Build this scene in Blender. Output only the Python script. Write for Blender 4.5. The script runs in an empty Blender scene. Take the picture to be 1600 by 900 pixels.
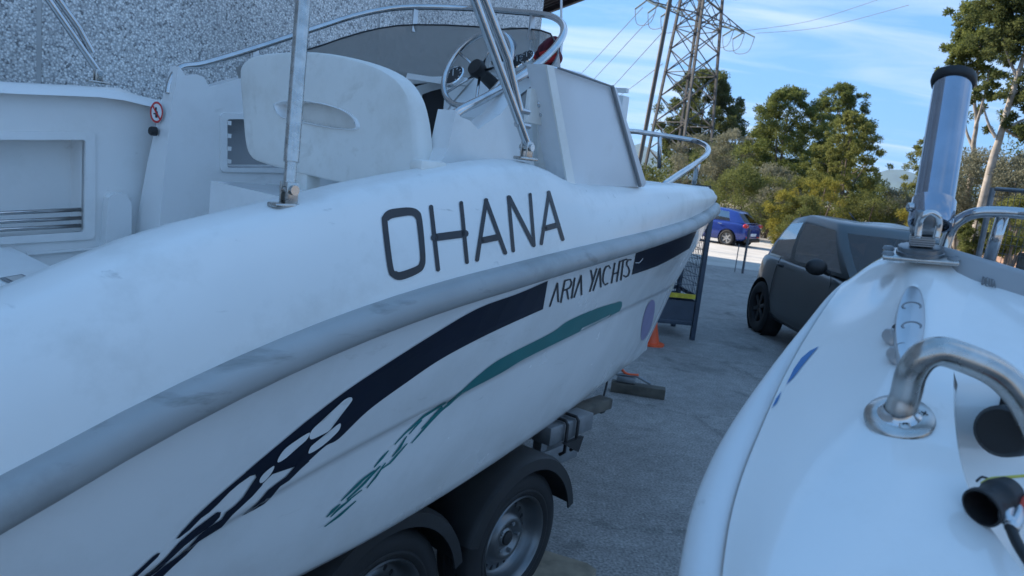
import bpy, bmesh, math, random
import numpy as np
from math import sin, cos, radians, pi, sqrt, atan2
from mathutils import Vector, Matrix
from mathutils.bvhtree import BVHTree
random.seed(7); rng = np.random.default_rng(7)
S = bpy.context.scene
COL = S.collection

# ------------------------------------------------------------------ camera
FPX, CAM_H, ROLL, PITCH = 1150.0, 1.8, radians(6.4), radians(9.23)
c_f = Vector((0, cos(PITCH), -sin(PITCH)))
_r0 = Vector((1, 0, 0)); _u0 = Vector((0, sin(PITCH), cos(PITCH)))
c_r = _r0 * cos(ROLL) + _u0 * sin(ROLL)
c_u = _u0 * cos(ROLL) - _r0 * sin(ROLL)
EYE = Vector((0, 0, CAM_H))
cam = bpy.data.cameras.new("camera"); camo = bpy.data.objects.new("camera", cam)
COL.objects.link(camo)
camo.matrix_world = Matrix(((c_r.x, c_u.x, -c_f.x, EYE.x), (c_r.y, c_u.y, -c_f.y, EYE.y),
                            (c_r.z, c_u.z, -c_f.z, EYE.z), (0, 0, 0, 1)))
cam.sensor_width = 36; cam.lens = FPX / 1600 * 36
cam.clip_start = 0.05; cam.clip_end = 20000
cam.dof.use_dof = True; cam.dof.focus_distance = 2.0; cam.dof.aperture_fstop = 9.0
S.camera = camo

# ------------------------------------------------------------------ sky, sun, exposure
SUN_AZ, SUN_EL = radians(-61), radians(33)          # azimuth from +Y towards +X
world = bpy.data.worlds.new("World"); S.world = world; world.use_nodes = True
def N(nt, t, **kw):
    n = nt.nodes.new(t)
    for k, v in kw.items():
        if k.startswith('i_'):
            n.inputs[k[2:].replace('_', ' ')].default_value = v
        else: setattr(n, k, v)
    return n
def L(nt, a, b): nt.links.new(a, b)
nt = world.node_tree; nt.nodes.clear()
out = N(nt, 'ShaderNodeOutputWorld'); bg = N(nt, 'ShaderNodeBackground'); L(nt, bg.outputs[0], out.inputs[0])
bg.inputs['Strength'].default_value = 0.105
sky = N(nt, 'ShaderNodeTexSky'); sky.sky_type = 'NISHITA'; sky.sun_disc = False
sky.sun_elevation = SUN_EL; sky.sun_rotation = SUN_AZ; sky.air_density = 1.0; sky.dust_density = 0.2; sky.ozone_density = 2.5
tc = N(nt, 'ShaderNodeTexCoord'); sep = N(nt, 'ShaderNodeSeparateXYZ'); L(nt, tc.outputs['Generated'], sep.inputs[0])
zz_ = N(nt, 'ShaderNodeMath', operation='MAXIMUM'); zz_.inputs[1].default_value = 0.02; L(nt, sep.outputs[2], zz_.inputs[0])
za = N(nt, 'ShaderNodeMath', operation='ADD'); za.inputs[1].default_value = 0.10; L(nt, zz_.outputs[0], za.inputs[0])
dv = N(nt, 'ShaderNodeVectorMath', operation='DIVIDE'); L(nt, tc.outputs['Generated'], dv.inputs[0])
cmb = N(nt, 'ShaderNodeCombineXYZ')
for i in range(3): L(nt, za.outputs[0], cmb.inputs[i])
L(nt, cmb.outputs[0], dv.inputs[1])
mp = N(nt, 'ShaderNodeMapping'); mp.inputs['Scale'].default_value = (0.42, 1.5, 1.0); mp.inputs['Rotation'].default_value = (0, 0, radians(12)); mp.inputs['Location'].default_value = (2.3, 0.35, 0)
L(nt, dv.outputs[0], mp.inputs[0])
cn = N(nt, 'ShaderNodeTexNoise'); cn.inputs['Scale'].default_value = 1.25; cn.inputs['Detail'].default_value = 7; cn.inputs['Roughness'].default_value = 0.55; cn.inputs['Distortion'].default_value = 0.6
L(nt, mp.outputs[0], cn.inputs['Vector'])
cr = N(nt, 'ShaderNodeValToRGB'); cr.color_ramp.elements[0].position = 0.46; cr.color_ramp.elements[1].position = 0.82
cr.color_ramp.elements[1].color = (0.75, 0.75, 0.75, 1); L(nt, cn.outputs[0], cr.inputs[0])
mx = N(nt, 'ShaderNodeMix', data_type='RGBA'); L(nt, cr.outputs[0], mx.inputs[0]); wbm = N(nt, 'ShaderNodeMix', data_type='RGBA', blend_type='MULTIPLY'); wbm.inputs[0].default_value = 1; wbm.inputs[7].default_value = (.78, .96, 1.16, 1); L(nt, sky.outputs[0], wbm.inputs[6]); uni = N(nt, 'ShaderNodeMix', data_type='RGBA'); uni.inputs[0].default_value = .80; uni.inputs[7].default_value = (1.08, 2.50, 4.75, 1); L(nt, wbm.outputs[2], uni.inputs[6]); L(nt, uni.outputs[2], mx.inputs[6]); mx.inputs[7].default_value = (5.2, 5.5, 5.9, 1)
L(nt, mx.outputs[2], bg.inputs[0])
sun = bpy.data.lights.new("sun", 'SUN'); sun.energy = 5.0; sun.angle = radians(0.5); sun.color = (1.0, 0.90, 0.77)
suno = bpy.data.objects.new("sun", sun); COL.objects.link(suno)
sd = Vector((sin(SUN_AZ) * cos(SUN_EL), cos(SUN_AZ) * cos(SUN_EL), sin(SUN_EL)))
suno.rotation_euler = sd.to_track_quat('Z', 'Y').to_euler(); suno.location = (-20, 20, 30)
vs = S.view_settings; vs.view_transform = 'Standard'; vs.look = 'None'; vs.exposure = 1.08; vs.gamma = 1.0; vs.use_curve_mapping = False
S.cycles.max_bounces = 8; S.cycles.transparent_max_bounces = 16

# ------------------------------------------------------------------ measuring helpers (photo sight lines -> real planes)
def ray(u, v): return c_f + c_r * ((u - 800) / FPX) - c_u * ((v - 450) / FPX)
B0 = Vector((1.6, 6.0, 0)); HD = Vector((0.6, 0.8, 0)); NN = Vector((0.8, -0.6, 0))   # left boat: bow foot, heading, starboard
def bw(s, l, z): return B0 + HD * s + NN * l + Vector((0, 0, z))
def at_l(u, v, l):
    r = ray(u, v); t = (l + B0.dot(NN)) / r.dot(NN); return EYE + r * t
def at_s(u, v, s):
    r = ray(u, v); t = (s + B0.dot(HD)) / r.dot(HD); return EYE + r * t
def at_z(u, v, z):
    r = ray(u, v); return EYE + r * ((z - CAM_H) / r.z)
def at_y(u, v, y):
    r = ray(u, v); return EYE + r * (y / r.y)
def slz(p): q = p - B0; return (q.dot(HD), q.dot(NN), p.z)
def se(t, p, q):
    t = max(0.0, min(1.0, t)); return (1 - t ** p) ** (1 / q)
def at_b(u, v, fn):
    l = 0.8; p = None
    for _ in range(60):
        p = at_l(u, v, l); s = slz(p)[0]; l = 0.6 * l + 0.4 * fn(s)
    return slz(p)

# ------------------------------------------------------------------ mesh helpers
def catmull(pts, n=6, closed=False):
    P = [Vector(p) for p in pts]; m = len(P); out = []
    rngi = range(m if closed else m - 1)
    for i in rngi:
        if closed: a, b, c, d = P[(i - 1) % m], P[i], P[(i + 1) % m], P[(i + 2) % m]
        else: a, b, c, d = P[max(i - 1, 0)], P[i], P[i + 1], P[min(i + 2, m - 1)]
        for k in range(n):
            t = k / n
            out.append(0.5 * ((2 * b) + (c - a) * t + (2 * a - 5 * b + 4 * c - d) * t * t + (3 * b - a - 3 * c + d) * t ** 3))
    if not closed: out.append(P[-1].copy())
    return out
class MB:
    def __init__(s): s.v = []; s.f = []
    def add(s, vs, fs):
        o = len(s.v); s.v += [Vector(x) for x in vs]; s.f += [tuple(i + o for i in f) for f in fs]; return s
    def grid(s, rows, close_u=False, close_v=False):
        m = len(rows); n = len(rows[0]); fs = []
        for i in range(m if close_u else m - 1):
            for j in range(n if close_v else n - 1):
                fs.append((i * n + j, i * n + (j + 1) % n, ((i + 1) % m) * n + (j + 1) % n, ((i + 1) % m) * n + j))
        return s.add([p for r in rows for p in r], fs)
    def box(s, c, ax, ay, az, bev=0.0):
        """c centre; ax/ay/az full-length axis vectors"""
        c = Vector(c); ax, ay, az = Vector(ax) / 2, Vector(ay) / 2, Vector(az) / 2
        if bev <= 0:
            vs = [c + ax * i + ay * j + az * k for i in (-1, 1) for j in (-1, 1) for k in (-1, 1)]
            return s.add(vs, [(0, 1, 3, 2), (4, 6, 7, 5), (0, 4, 5, 1), (2, 3, 7, 6), (0, 2, 6, 4), (1, 5, 7, 3)])
        bm = bmesh.new(); bmesh.ops.create_cube(bm, size=2)
        la, lb, lc = ax.length, ay.length, az.length
        for q in bm.verts: q.co = Vector((q.co.x * la, q.co.y * lb, q.co.z * lc))
        bmesh.ops.bevel(bm, geom=bm.edges[:], offset=min(bev, .95 * min(la, lb, lc)), segments=2, profile=.5, affect='EDGES')
        bm.verts.index_update()
        M = [ax.normalized(), ay.normalized(), az.normalized()]
        vs = [c + M[0] * q.co.x + M[1] * q.co.y + M[2] * q.co.z for q in bm.verts]
        fs = [tuple(q.index for q in f.verts) for f in bm.faces]; bm.free(); return s.add(vs, fs)
    def aabox(s, x0, x1, y0, y1, z0, z1, bev=0):
        return s.box(((x0 + x1) / 2, (y0 + y1) / 2, (z0 + z1) / 2), (x1 - x0, 0, 0), (0, y1 - y0, 0), (0, 0, z1 - z0), bev)
    def tube(s, pts, r, n=10, smooth=0, caps=True, closed=False):
        P = catmull(pts, smooth, closed) if smooth else [Vector(p) for p in pts]
        m = len(P); rr = r if isinstance(r, (list, tuple)) else None
        T = []
        for i in range(m):
            a = P[(i - 1) % m] if closed else P[max(i - 1, 0)]; b = P[(i + 1) % m] if closed else P[min(i + 1, m - 1)]
            T.append((b - a).normalized())
        up = Vector((0, 0, 1)) if abs(T[0].z) < .9 else Vector((1, 0, 0))
        x = T[0].cross(up).normalized(); rows = []
        for i in range(m):
            x = (x - T[i] * x.dot(T[i])).normalized(); y = T[i].cross(x)
            ri = r if rr is None else rr[min(int(i * len(rr) / m), len(rr) - 1)] if len(rr) != m else rr[i]
            rows.append([P[i] + x * (ri * cos(2 * pi * k / n)) + y * (ri * sin(2 * pi * k / n)) for k in range(n)])
        o = len(s.v); s.grid(rows, close_u=closed, close_v=True)
        if caps and not closed:
            s.f.append(tuple(o + k for k in range(n - 1, -1, -1))); s.f.append(tuple(o + (m - 1) * n + k for k in range(n)))
        return s
    def prism(s, poly, d, cap=True):
        """poly: list of 3-D points (planar), d: extrusion vector"""
        P = [Vector(p) for p in poly]; d = Vector(d); n = len(P); o = len(s.v)
        s.v += P + [p + d for p in P]
        for i in range(n): s.f.append((o + i, o + (i + 1) % n, o + n + (i + 1) % n, o + n + i))
        if cap: s.f.append(tuple(o + i for i in range(n - 1, -1, -1))); s.f.append(tuple(o + n + i for i in range(n)))
        return s
    def lathe(s, prof, c, axis, n=24, x=None):
        """prof: (radius, along axis)"""
        axis = Vector(axis).normalized(); c = Vector(c)
        x = Vector(x).normalized() if x is not None else axis.orthogonal().normalized(); y = axis.cross(x)
        rows = [[c + axis * a + x * (r * cos(2 * pi * k / n)) + y * (r * sin(2 * pi * k / n)) for k in range(n)] for r, a in prof]
        return s.grid(rows, close_v=True)
    def disc(s, c, axis, r, n=24):
        axis = Vector(axis).normalized(); x = axis.orthogonal().normalized(); y = axis.cross(x); c = Vector(c)
        return s.add([c + x * (r * cos(2 * pi * k / n)) + y * (r * sin(2 * pi * k / n)) for k in range(n)], [tuple(range(n))])
    def ball(s, c, r, n=10, m=7):
        c = Vector(c); r = Vector(r) if hasattr(r, '__len__') else Vector((r, r, r))
        rows = [[c + Vector((r.x * sin(pi * i / m) * cos(2 * pi * k / n), r.y * sin(pi * i / m) * sin(2 * pi * k / n), r.z * cos(pi * i / m))) for k in range(n)] for i in range(m + 1)]
        return s.grid(rows, close_v=True)
    def mesh(s, off=Vector((0, 0, 0)), weld=True):
        me = bpy.data.meshes.new("m"); me.from_pydata([tuple(p - off) for p in s.v], [], s.f)
        bm = bmesh.new(); bm.from_mesh(me)
        if weld: bmesh.ops.remove_doubles(bm, verts=bm.verts, dist=1e-5)
        bmesh.ops.recalc_face_normals(bm, faces=bm.faces); bm.to_mesh(me); bm.free(); return me
    def build(s, name, mat, parent=None, angle=35, local=False, **tags):
        off = Vector((0, 0, 0))
        if not local:
            if parent is None:
                xs = [p.x for p in s.v]; ys = [p.y for p in s.v]; zs = [p.z for p in s.v]
                off = Vector(((min(xs) + max(xs)) / 2, (min(ys) + max(ys)) / 2, min(zs)))
            else:
                q = parent
                while q: off = off + q.location; q = q.parent
        me = s.mesh(off); return link(name, me, mat, parent, off if parent is None and not local else None, angle, **tags)
def link(name, me, mat, parent=None, loc=None, angle=35, **tags):
    me.name = name
    for m in (mat if isinstance(mat, (list, tuple)) else [mat]): me.materials.append(m)
    if angle:
        me.shade_smooth()
        if angle < 180: me.set_sharp_from_angle(angle=radians(angle))
    o = bpy.data.objects.new(name, me); COL.objects.link(o); o.parent = parent
    if loc is not None: o.location = loc
    for k, v in tags.items(): o[k] = v
    return o
def thing(name, label, category, loc, rotz=0.0, group=None):
    o = bpy.data.objects.new(name, None); COL.objects.link(o); o.location = loc; o.rotation_euler = (0, 0, rotz); o.empty_display_size = .1
    o['label'] = label; o['category'] = category
    if group: o['group'] = group
    return o
def tag(o, label, category, group=None):
    o['label'] = label; o['category'] = category
    if group: o['group'] = group
    return o
def copy_tree(o, parent=None):
    c = o.copy(); COL.objects.link(c); c.parent = parent
    for ch in [x for x in bpy.data.objects if x.parent == o]: copy_tree(ch, c)
    return c
def boolean(o, cutters, op='DIFFERENCE', flat=False):
    """cut with temporary MB meshes (same frame as o)"""
    tmp = []
    for mb in cutters:
        me = mb.mesh(); t = bpy.data.objects.new("cut", me); COL.objects.link(t); t.matrix_world = o.matrix_world.copy() if o.parent is None else Matrix.Identity(4); tmp.append(t)
        md = o.modifiers.new("b", 'BOOLEAN'); md.operation = op; md.object = t; md.solver = 'EXACT'
    par = o.parent; o.parent = None; bpy.context.view_layer.update()
    for t in tmp: t.matrix_world = o.matrix_world.copy()
    bpy.context.view_layer.update()
    dg = bpy.context.evaluated_depsgraph_get(); me = bpy.data.meshes.new_from_object(o.evaluated_get(dg))
    o.modifiers.clear(); o.data = me; o.parent = par
    if flat: me.shade_flat()
    else: me.shade_smooth(); me.set_sharp_from_angle(angle=radians(35))
    for t in tmp: bpy.data.objects.remove(t, do_unlink=True)
    return o
def subsurf_mesh(mb, lv=2, off=Vector((0,0,0))):
    me = mb.mesh(off); o = bpy.data.objects.new("t", me); COL.objects.link(o)
    md = o.modifiers.new("s", 'SUBSURF'); md.levels = lv; md.render_levels = lv
    bpy.context.view_layer.update(); dg = bpy.context.evaluated_depsgraph_get()
    m2 = bpy.data.meshes.new_from_object(o.evaluated_get(dg)); bpy.data.objects.remove(o, do_unlink=True); return m2

# ------------------------------------------------------------------ materials
def mat(name, col, rough=.5, metal=0.0, coat=0.0, spec=.5, var=0.0, vscale=6.0, bump=0.0, bscale=40.0, dirt=None, dscale=3.0, damount=.5, rvar=0.0, detail=6):
    m = bpy.data.materials.new(name); m.use_nodes = True; nt = m.node_tree; b = nt.nodes['Principled BSDF']
    b.inputs['Base Color'].default_value = (*col, 1); b.inputs['Roughness'].default_value = rough; b.inputs['Metallic'].default_value = metal
    b.inputs['Coat Weight'].default_value = coat; b.inputs['Coat Roughness'].default_value = .08; b.inputs['Specular IOR Level'].default_value = spec
    tc = N(nt, 'ShaderNodeTexCoord'); src = None
    if var > 0:
        n = N(nt, 'ShaderNodeTexNoise'); n.inputs['Scale'].default_value = vscale; n.inputs['Detail'].default_value = detail; L(nt, tc.outputs['Object'], n.inputs['Vector'])
        mr = N(nt, 'ShaderNodeMapRange'); mr.inputs[1].default_value = .3; mr.inputs[2].default_value = .7; mr.inputs[3].default_value = 1 - var; mr.inputs[4].default_value = 1 + var; L(nt, n.outputs[0], mr.inputs[0])
        h = N(nt, 'ShaderNodeVectorMath', operation='SCALE'); h.inputs[0].default_value = col; L(nt, mr.outputs[0], h.inputs['Scale']); src = h.outputs[0]
        if rvar > 0:
            r2 = N(nt, 'ShaderNodeMapRange'); r2.inputs[1].default_value = .3; r2.inputs[2].default_value = .7; r2.inputs[3].default_value = max(0.02, rough - rvar); r2.inputs[4].default_value = rough + rvar; L(nt, n.outputs[0], r2.inputs[0]); L(nt, r2.outputs[0], b.inputs['Roughness'])
    if dirt is not None:
        n = N(nt, 'ShaderNodeTexNoise'); n.inputs['Scale'].default_value = dscale; n.inputs['Detail'].default_value = 9; n.inputs['Roughness'].default_value = .65; L(nt, tc.outputs['Object'], n.inputs['Vector'])
        r = N(nt, 'ShaderNodeValToRGB'); r.color_ramp.elements[0].position = .5; r.color_ramp.elements[1].position = .82
        r.color_ramp.elements[1].color = (damount,) * 3 + (1,); L(nt, n.outputs[0], r.inputs[0])
        mxx = N(nt, 'ShaderNodeMix', data_type='RGBA'); L(nt, r.outputs[0], mxx.inputs[0])
        if src: L(nt, src, mxx.inputs[6])
        else: mxx.inputs[6].default_value = (*col, 1)
        mxx.inputs[7].default_value = (*dirt, 1); src = mxx.outputs[2]
    if src: L(nt, src, b.inputs['Base Color'])
    if bump > 0:
        n = N(nt, 'ShaderNodeTexNoise'); n.inputs['Scale'].default_value = bscale; n.inputs['Detail'].default_value = 4; L(nt, tc.outputs['Object'], n.inputs['Vector'])
        bp = N(nt, 'ShaderNodeBump'); bp.inputs['Strength'].default_value = bump; bp.inputs['Distance'].default_value = .01; L(nt, n.outputs[0], bp.inputs['Height']); L(nt, bp.outputs[0], b.inputs['Normal'])
    return m
M = {}
M['gel'] = mat('gelcoat_white', (.80, .80, .79), .22, coat=.4, var=.03, vscale=2.5, dirt=(.50, .49, .45), dscale=2.2, damount=.42, rvar=.07)
M['gel_deck'] = mat('gelcoat_deck', (.78, .78, .76), .38, coat=.15, var=.03, vscale=3, dirt=(.40, .39, .35), dscale=5, damount=.45, bump=.03, bscale=8)
M['gel_in'] = mat('gelcoat_cockpit', (.80, .79, .77), .42, var=.03, vscale=3, dirt=(.5, .46, .38), dscale=4, damount=.3)
M['gel_old'] = mat('gelcoat_yellowed', (.80, .785, .74), .5, var=.04, vscale=4, dirt=(.50, .46, .38), dscale=6, damount=.5)
M['gel_r'] = mat('gelcoat_glossy', (.80, .80, .78), .11, coat=.6, var=.02, vscale=3, dirt=(.52, .50, .44), dscale=4, damount=.35)
M['grey_in'] = mat('grey_bulwark_recess_shade', (.36, .37, .38), .5, var=.06, vscale=4)
M['rub'] = mat('rub_rail_grey', (.35, .36, .36), .45, var=.10, vscale=5, dirt=(.07, .075, .06), dscale=2.6, damount=.7, rvar=.1)
M['rub_w'] = mat('rub_rail_white', (.66, .67, .67), .38, var=.05, vscale=5, dirt=(.35, .34, .30), dscale=6, damount=.5)
M['steel'] = mat('stainless_steel', (.54, .54, .54), .16, metal=1, var=.12, vscale=14, rvar=.07)
M['steel_dark'] = mat('polished_tube_steel', (.33, .36, .42), .13, metal=1, var=.12, vscale=20, rvar=.06)
M['steel_worn'] = mat('stainless_worn', (.50, .49, .47), .28, metal=1, var=.22, vscale=30, rvar=.12, dirt=(.22, .18, .13), dscale=35, damount=.5)
M['alu'] = mat('aluminium_dull', (.55, .56, .57), .38, metal=1, var=.1, vscale=12)
M['grey_metal'] = mat('grey_cast_metal', (.22, .23, .24), .35, metal=.8, var=.15, vscale=40)
M['black'] = mat('black_vinyl', (.014, .015, .018), .35)
M['black_plastic'] = mat('black_plastic', (.012, .012, .013), .5, var=.2, vscale=10, bump=.05)
M['navy'] = mat('navy_vinyl', (.004, .008, .022), .3, spec=.3, var=.12, vscale=5)
M['letter'] = mat('charcoal_vinyl', (.022, .023, .028), .4)
M['teal'] = mat('teal_vinyl', (.008, .17, .17), .35, var=.08, vscale=9)
M['mauve'] = mat('mauve_vinyl', (.22, .20, .34), .4, var=.08)
M['blue_v'] = mat('blue_vinyl', (.015, .15, .38), .35)
M['white_v'] = mat('white_vinyl', (.8, .8, .8), .4)
M['red_v'] = mat('red_vinyl', (.6, .03, .03), .4)
M['rubber'] = mat('tyre_rubber', (.012, .012, .013), .75, var=.3, vscale=9, bump=.1, bscale=60)
M['rim'] = mat('wheel_steel', (.17, .175, .18), .35, metal=.85, var=.12, vscale=10)
M['galv'] = mat('galvanised_steel', (.22, .23, .24), .5, metal=.6, var=.2, vscale=14)
M['dark'] = mat('dark_trim_and_shade', (.012, .012, .014), .7)
M['wood'] = mat('weathered_timber', (.26, .21, .15), .8, var=.25, vscale=12, bump=.2, bscale=30)
M['wood_dark'] = mat('dark_timber', (.09, .08, .065), .85, var=.3, vscale=12, bump=.2, bscale=30)
M['vinyl_panel'] = mat('padded_vinyl_white', (.74, .75, .76), .45, var=.04, vscale=3, dirt=(.52, .50, .44), dscale=4, damount=.4, bump=.06, bscale=5)
M['grey_trim'] = mat('grey_trim', (.20, .21, .22), .5)
M['red_cloth'] = mat('maroon_cloth', (.10, .008, .018), .85, var=.3, vscale=12, bump=.3, bscale=30)
M['red_bright'] = mat('red_cloth', (.45, .02, .02), .8)
M['lblue'] = mat('pale_blue_cloth', (.10, .42, .75), .7)
M['matte_car'] = mat('matte_charcoal_paint', (.032, .038, .039), .42, coat=.45, var=.08, vscale=2)
M['blue_car'] = mat('metallic_blue_paint', (.02, .05, .26), .25, metal=.25, coat=.8)
M['cage'] = mat('cage_blue_grey', (.045, .06, .085), .5, var=.15, vscale=8)
M['yellow'] = mat('yellow_paint', (.55, .42, .03), .5, var=.25, vscale=20)
M['orange'] = mat('orange_plastic', (.75, .10, .03), .45, var=.1)
M['red_lamp'] = mat('red_lamp_lens', (.45, .01, .012), .15, coat=.6)
M['chrome'] = mat('polished_chrome', (.7, .7, .7), .06, metal=1)
M['soil'] = mat('orange_soil', (.34, .19, .11), .95, var=.3, vscale=1.2, bump=.4, bscale=6)
M['bark'] = mat('pale_pine_bark', (.30, .26, .22), .9, var=.35, vscale=5, bump=.4, bscale=18)
M['bark_dark'] = mat('dark_bark', (.12, .095, .075), .9, var=.35, vscale=5, bump=.4, bscale=18)
M['pylon'] = mat('pylon_steel', (.10, .095, .09), .7, metal=.3, var=.25, vscale=2)
M['wire'] = mat('wire_steel', (.10, .10, .11), .6)
M['insul'] = mat('glass_insulator', (.16, .20, .19), .25)
M['hill'] = mat('wooded_hill', (.06, .08, .05), .95, var=.3, vscale=.004)
M['sealant'] = mat('joint_sealant', (.50, .50, .49), .7, var=.1)
M['brown_sheet'] = mat('brown_roof_sheet', (.075, .055, .052), .5, var=.2, vscale=5)
M['roof_grey'] = mat('roof_grey', (.25, .25, .25), .8, var=.1)
M['yellow_wire'] = mat('yellow_wire', (.55, .50, .08), .5)
M['red_wire'] = mat('red_wire', (.6, .06, .03), .5)

def scuffs(m, col=(.22, .22, .22), scale=(5, 5, 13), amt=.55, lo=.66, hi=.74):
    nt = m.node_tree; b = nt.nodes['Principled BSDF']; src = b.inputs['Base Color'].links[0].from_socket
    tc = N(nt, 'ShaderNodeTexCoord'); mp = N(nt, 'ShaderNodeMapping'); mp.inputs['Scale'].default_value = scale; L(nt, tc.outputs['Object'], mp.inputs[0])
    n = N(nt, 'ShaderNodeTexNoise'); n.inputs['Scale'].default_value = 1.6; n.inputs['Detail'].default_value = 8; n.inputs['Roughness'].default_value = .6; n.inputs['Distortion'].default_value = .4; L(nt, mp.outputs[0], n.inputs['Vector'])
    r = N(nt, 'ShaderNodeMapRange'); r.inputs[1].default_value = lo; r.inputs[2].default_value = hi; r.inputs[3].default_value = 0; r.inputs[4].default_value = amt; L(nt, n.outputs[0], r.inputs[0])
    x = N(nt, 'ShaderNodeMix', data_type='RGBA'); L(nt, r.outputs[0], x.inputs[0]); L(nt, src, x.inputs[6]); x.inputs[7].default_value = (*col, 1); L(nt, x.outputs[2], b.inputs['Base Color'])
scuffs(M['gel_deck']); scuffs(M['gel'], (.35, .34, .30), (3, 3, 9), .35, .64, .76); scuffs(M['gel_in'], (.35, .33, .28), (6, 6, 9), .4, .66, .76); scuffs(M['gel_old'], (.40, .36, .28), (5, 5, 5), .4, .60, .75); scuffs(M['gel_r'], (.42, .40, .34), (9, 9, 9), .4, .66, .76); scuffs(M['rub'], (.06, .065, .05), (2.5, 2.5, 10), .6, .60, .74); scuffs(M['rub_w'], (.25, .24, .2), (8, 8, 20), .5, .64, .74)
def glass(name, tint, diffuse, dmix, refl=.08, rough=.02):
    m = bpy.data.materials.new(name); m.use_nodes = True; nt = m.node_tree; nt.nodes.clear()
    o = N(nt, 'ShaderNodeOutputMaterial'); t = N(nt, 'ShaderNodeBsdfTransparent'); t.inputs[0].default_value = (*tint, 1)
    d = N(nt, 'ShaderNodeBsdfTranslucent'); d.inputs[0].default_value = (*diffuse, 1)
    d2 = N(nt, 'ShaderNodeBsdfDiffuse'); d2.inputs[0].default_value = (*diffuse, 1)
    a0 = N(nt, 'ShaderNodeMixShader'); a0.inputs[0].default_value = .5; L(nt, d.outputs[0], a0.inputs[1]); L(nt, d2.outputs[0], a0.inputs[2])
    a = N(nt, 'ShaderNodeMixShader'); a.inputs[0].default_value = dmix; L(nt, t.outputs[0], a.inputs[1]); L(nt, a0.outputs[0], a.inputs[2])
    g = N(nt, 'ShaderNodeBsdfGlossy'); g.inputs['Roughness'].default_value = rough
    fr = N(nt, 'ShaderNodeLayerWeight'); fr.inputs[0].default_value = .35
    ml = N(nt, 'ShaderNodeMath', operation='MULTIPLY_ADD'); ml.inputs[1].default_value = .55; ml.inputs[2].default_value = refl; L(nt, fr.outputs['Fresnel'], ml.inputs[0])
    b = N(nt, 'ShaderNodeMixShader'); L(nt, ml.outputs[0], b.inputs[0]); L(nt, a.outputs[0], b.inputs[1]); L(nt, g.outputs[0], b.inputs[2]); L(nt, b.outputs[0], o.inputs[0])
    return m
M['acrylic'] = glass('tinted_acrylic', (.40, .40, .39), (.44, .43, .41), .62, refl=.0, rough=.1)
M['car_glass'] = glass('car_glass', (.45, .50, .48), (.05, .05, .05), .05, refl=.22)
M['car_glass_dark'] = glass('car_glass_dark', (.14, .15, .15), (.01, .01, .01), .2, refl=.05)
M['car_glass_side'] = glass('car_glass_side', (.40, .45, .44), (.05, .05, .05), .05, refl=.42)

def leafmat(name, c1, c2, trans=.35):
    m = bpy.data.materials.new(name); m.use_nodes = True; nt = m.node_tree; nt.nodes.clear()
    o = N(nt, 'ShaderNodeOutputMaterial'); g = N(nt, 'ShaderNodeNewGeometry'); tcx = N(nt, 'ShaderNodeTexCoord')
    n = N(nt, 'ShaderNodeTexNoise'); n.inputs['Scale'].default_value = .9; n.inputs['Detail'].default_value = 3; L(nt, tcx.outputs['Object'], n.inputs['Vector'])
    ad = N(nt, 'ShaderNodeMath', operation='MULTIPLY_ADD'); ad.inputs[1].default_value = .45; L(nt, g.outputs['Random Per Island'], ad.inputs[0])
    sc = N(nt, 'ShaderNodeMapRange'); sc.inputs[1].default_value = .35; sc.inputs[2].default_value = .65; sc.inputs[3].default_value = 0; sc.inputs[4].default_value = .55; L(nt, n.outputs[0], sc.inputs[0]); L(nt, sc.outputs[0], ad.inputs[2])
    r = N(nt, 'ShaderNodeMix', data_type='RGBA'); r.inputs[6].default_value = (*c1, 1); r.inputs[7].default_value = (*c2, 1); L(nt, ad.outputs[0], r.inputs[0])
    d = N(nt, 'ShaderNodeBsdfDiffuse'); t = N(nt, 'ShaderNodeBsdfTranslucent'); L(nt, r.outputs[2], d.inputs[0]); L(nt, r.outputs[2], t.inputs[0])
    mxs = N(nt, 'ShaderNodeMixShader'); mxs.inputs[0].default_value = trans; L(nt, d.outputs[0], mxs.inputs[1]); L(nt, t.outputs[0], mxs.inputs[2]); L(nt, mxs.outputs[0], o.inputs[0])
    return m
M['pine'] = leafmat('pine_needles', (.07, .095, .03), (.20, .22, .07), .55)
M['pine_dark'] = leafmat('dark_pine_needles', (.055, .075, .03), (.16, .175, .065), .55)
M['pine_lime'] = leafmat('light_pine_needles', (.10, .12, .035), (.25, .25, .08), .55)
M['olive'] = leafmat('olive_leaves', (.12, .125, .08), (.27, .265, .19), .4)
M['shrub'] = leafmat('shrub_leaves', (.07, .09, .03), (.20, .21, .075), .5)
M['yellow_leaf'] = leafmat('yellowing_leaves', (.10, .115, .03), (.34, .29, .06), .45)

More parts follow.
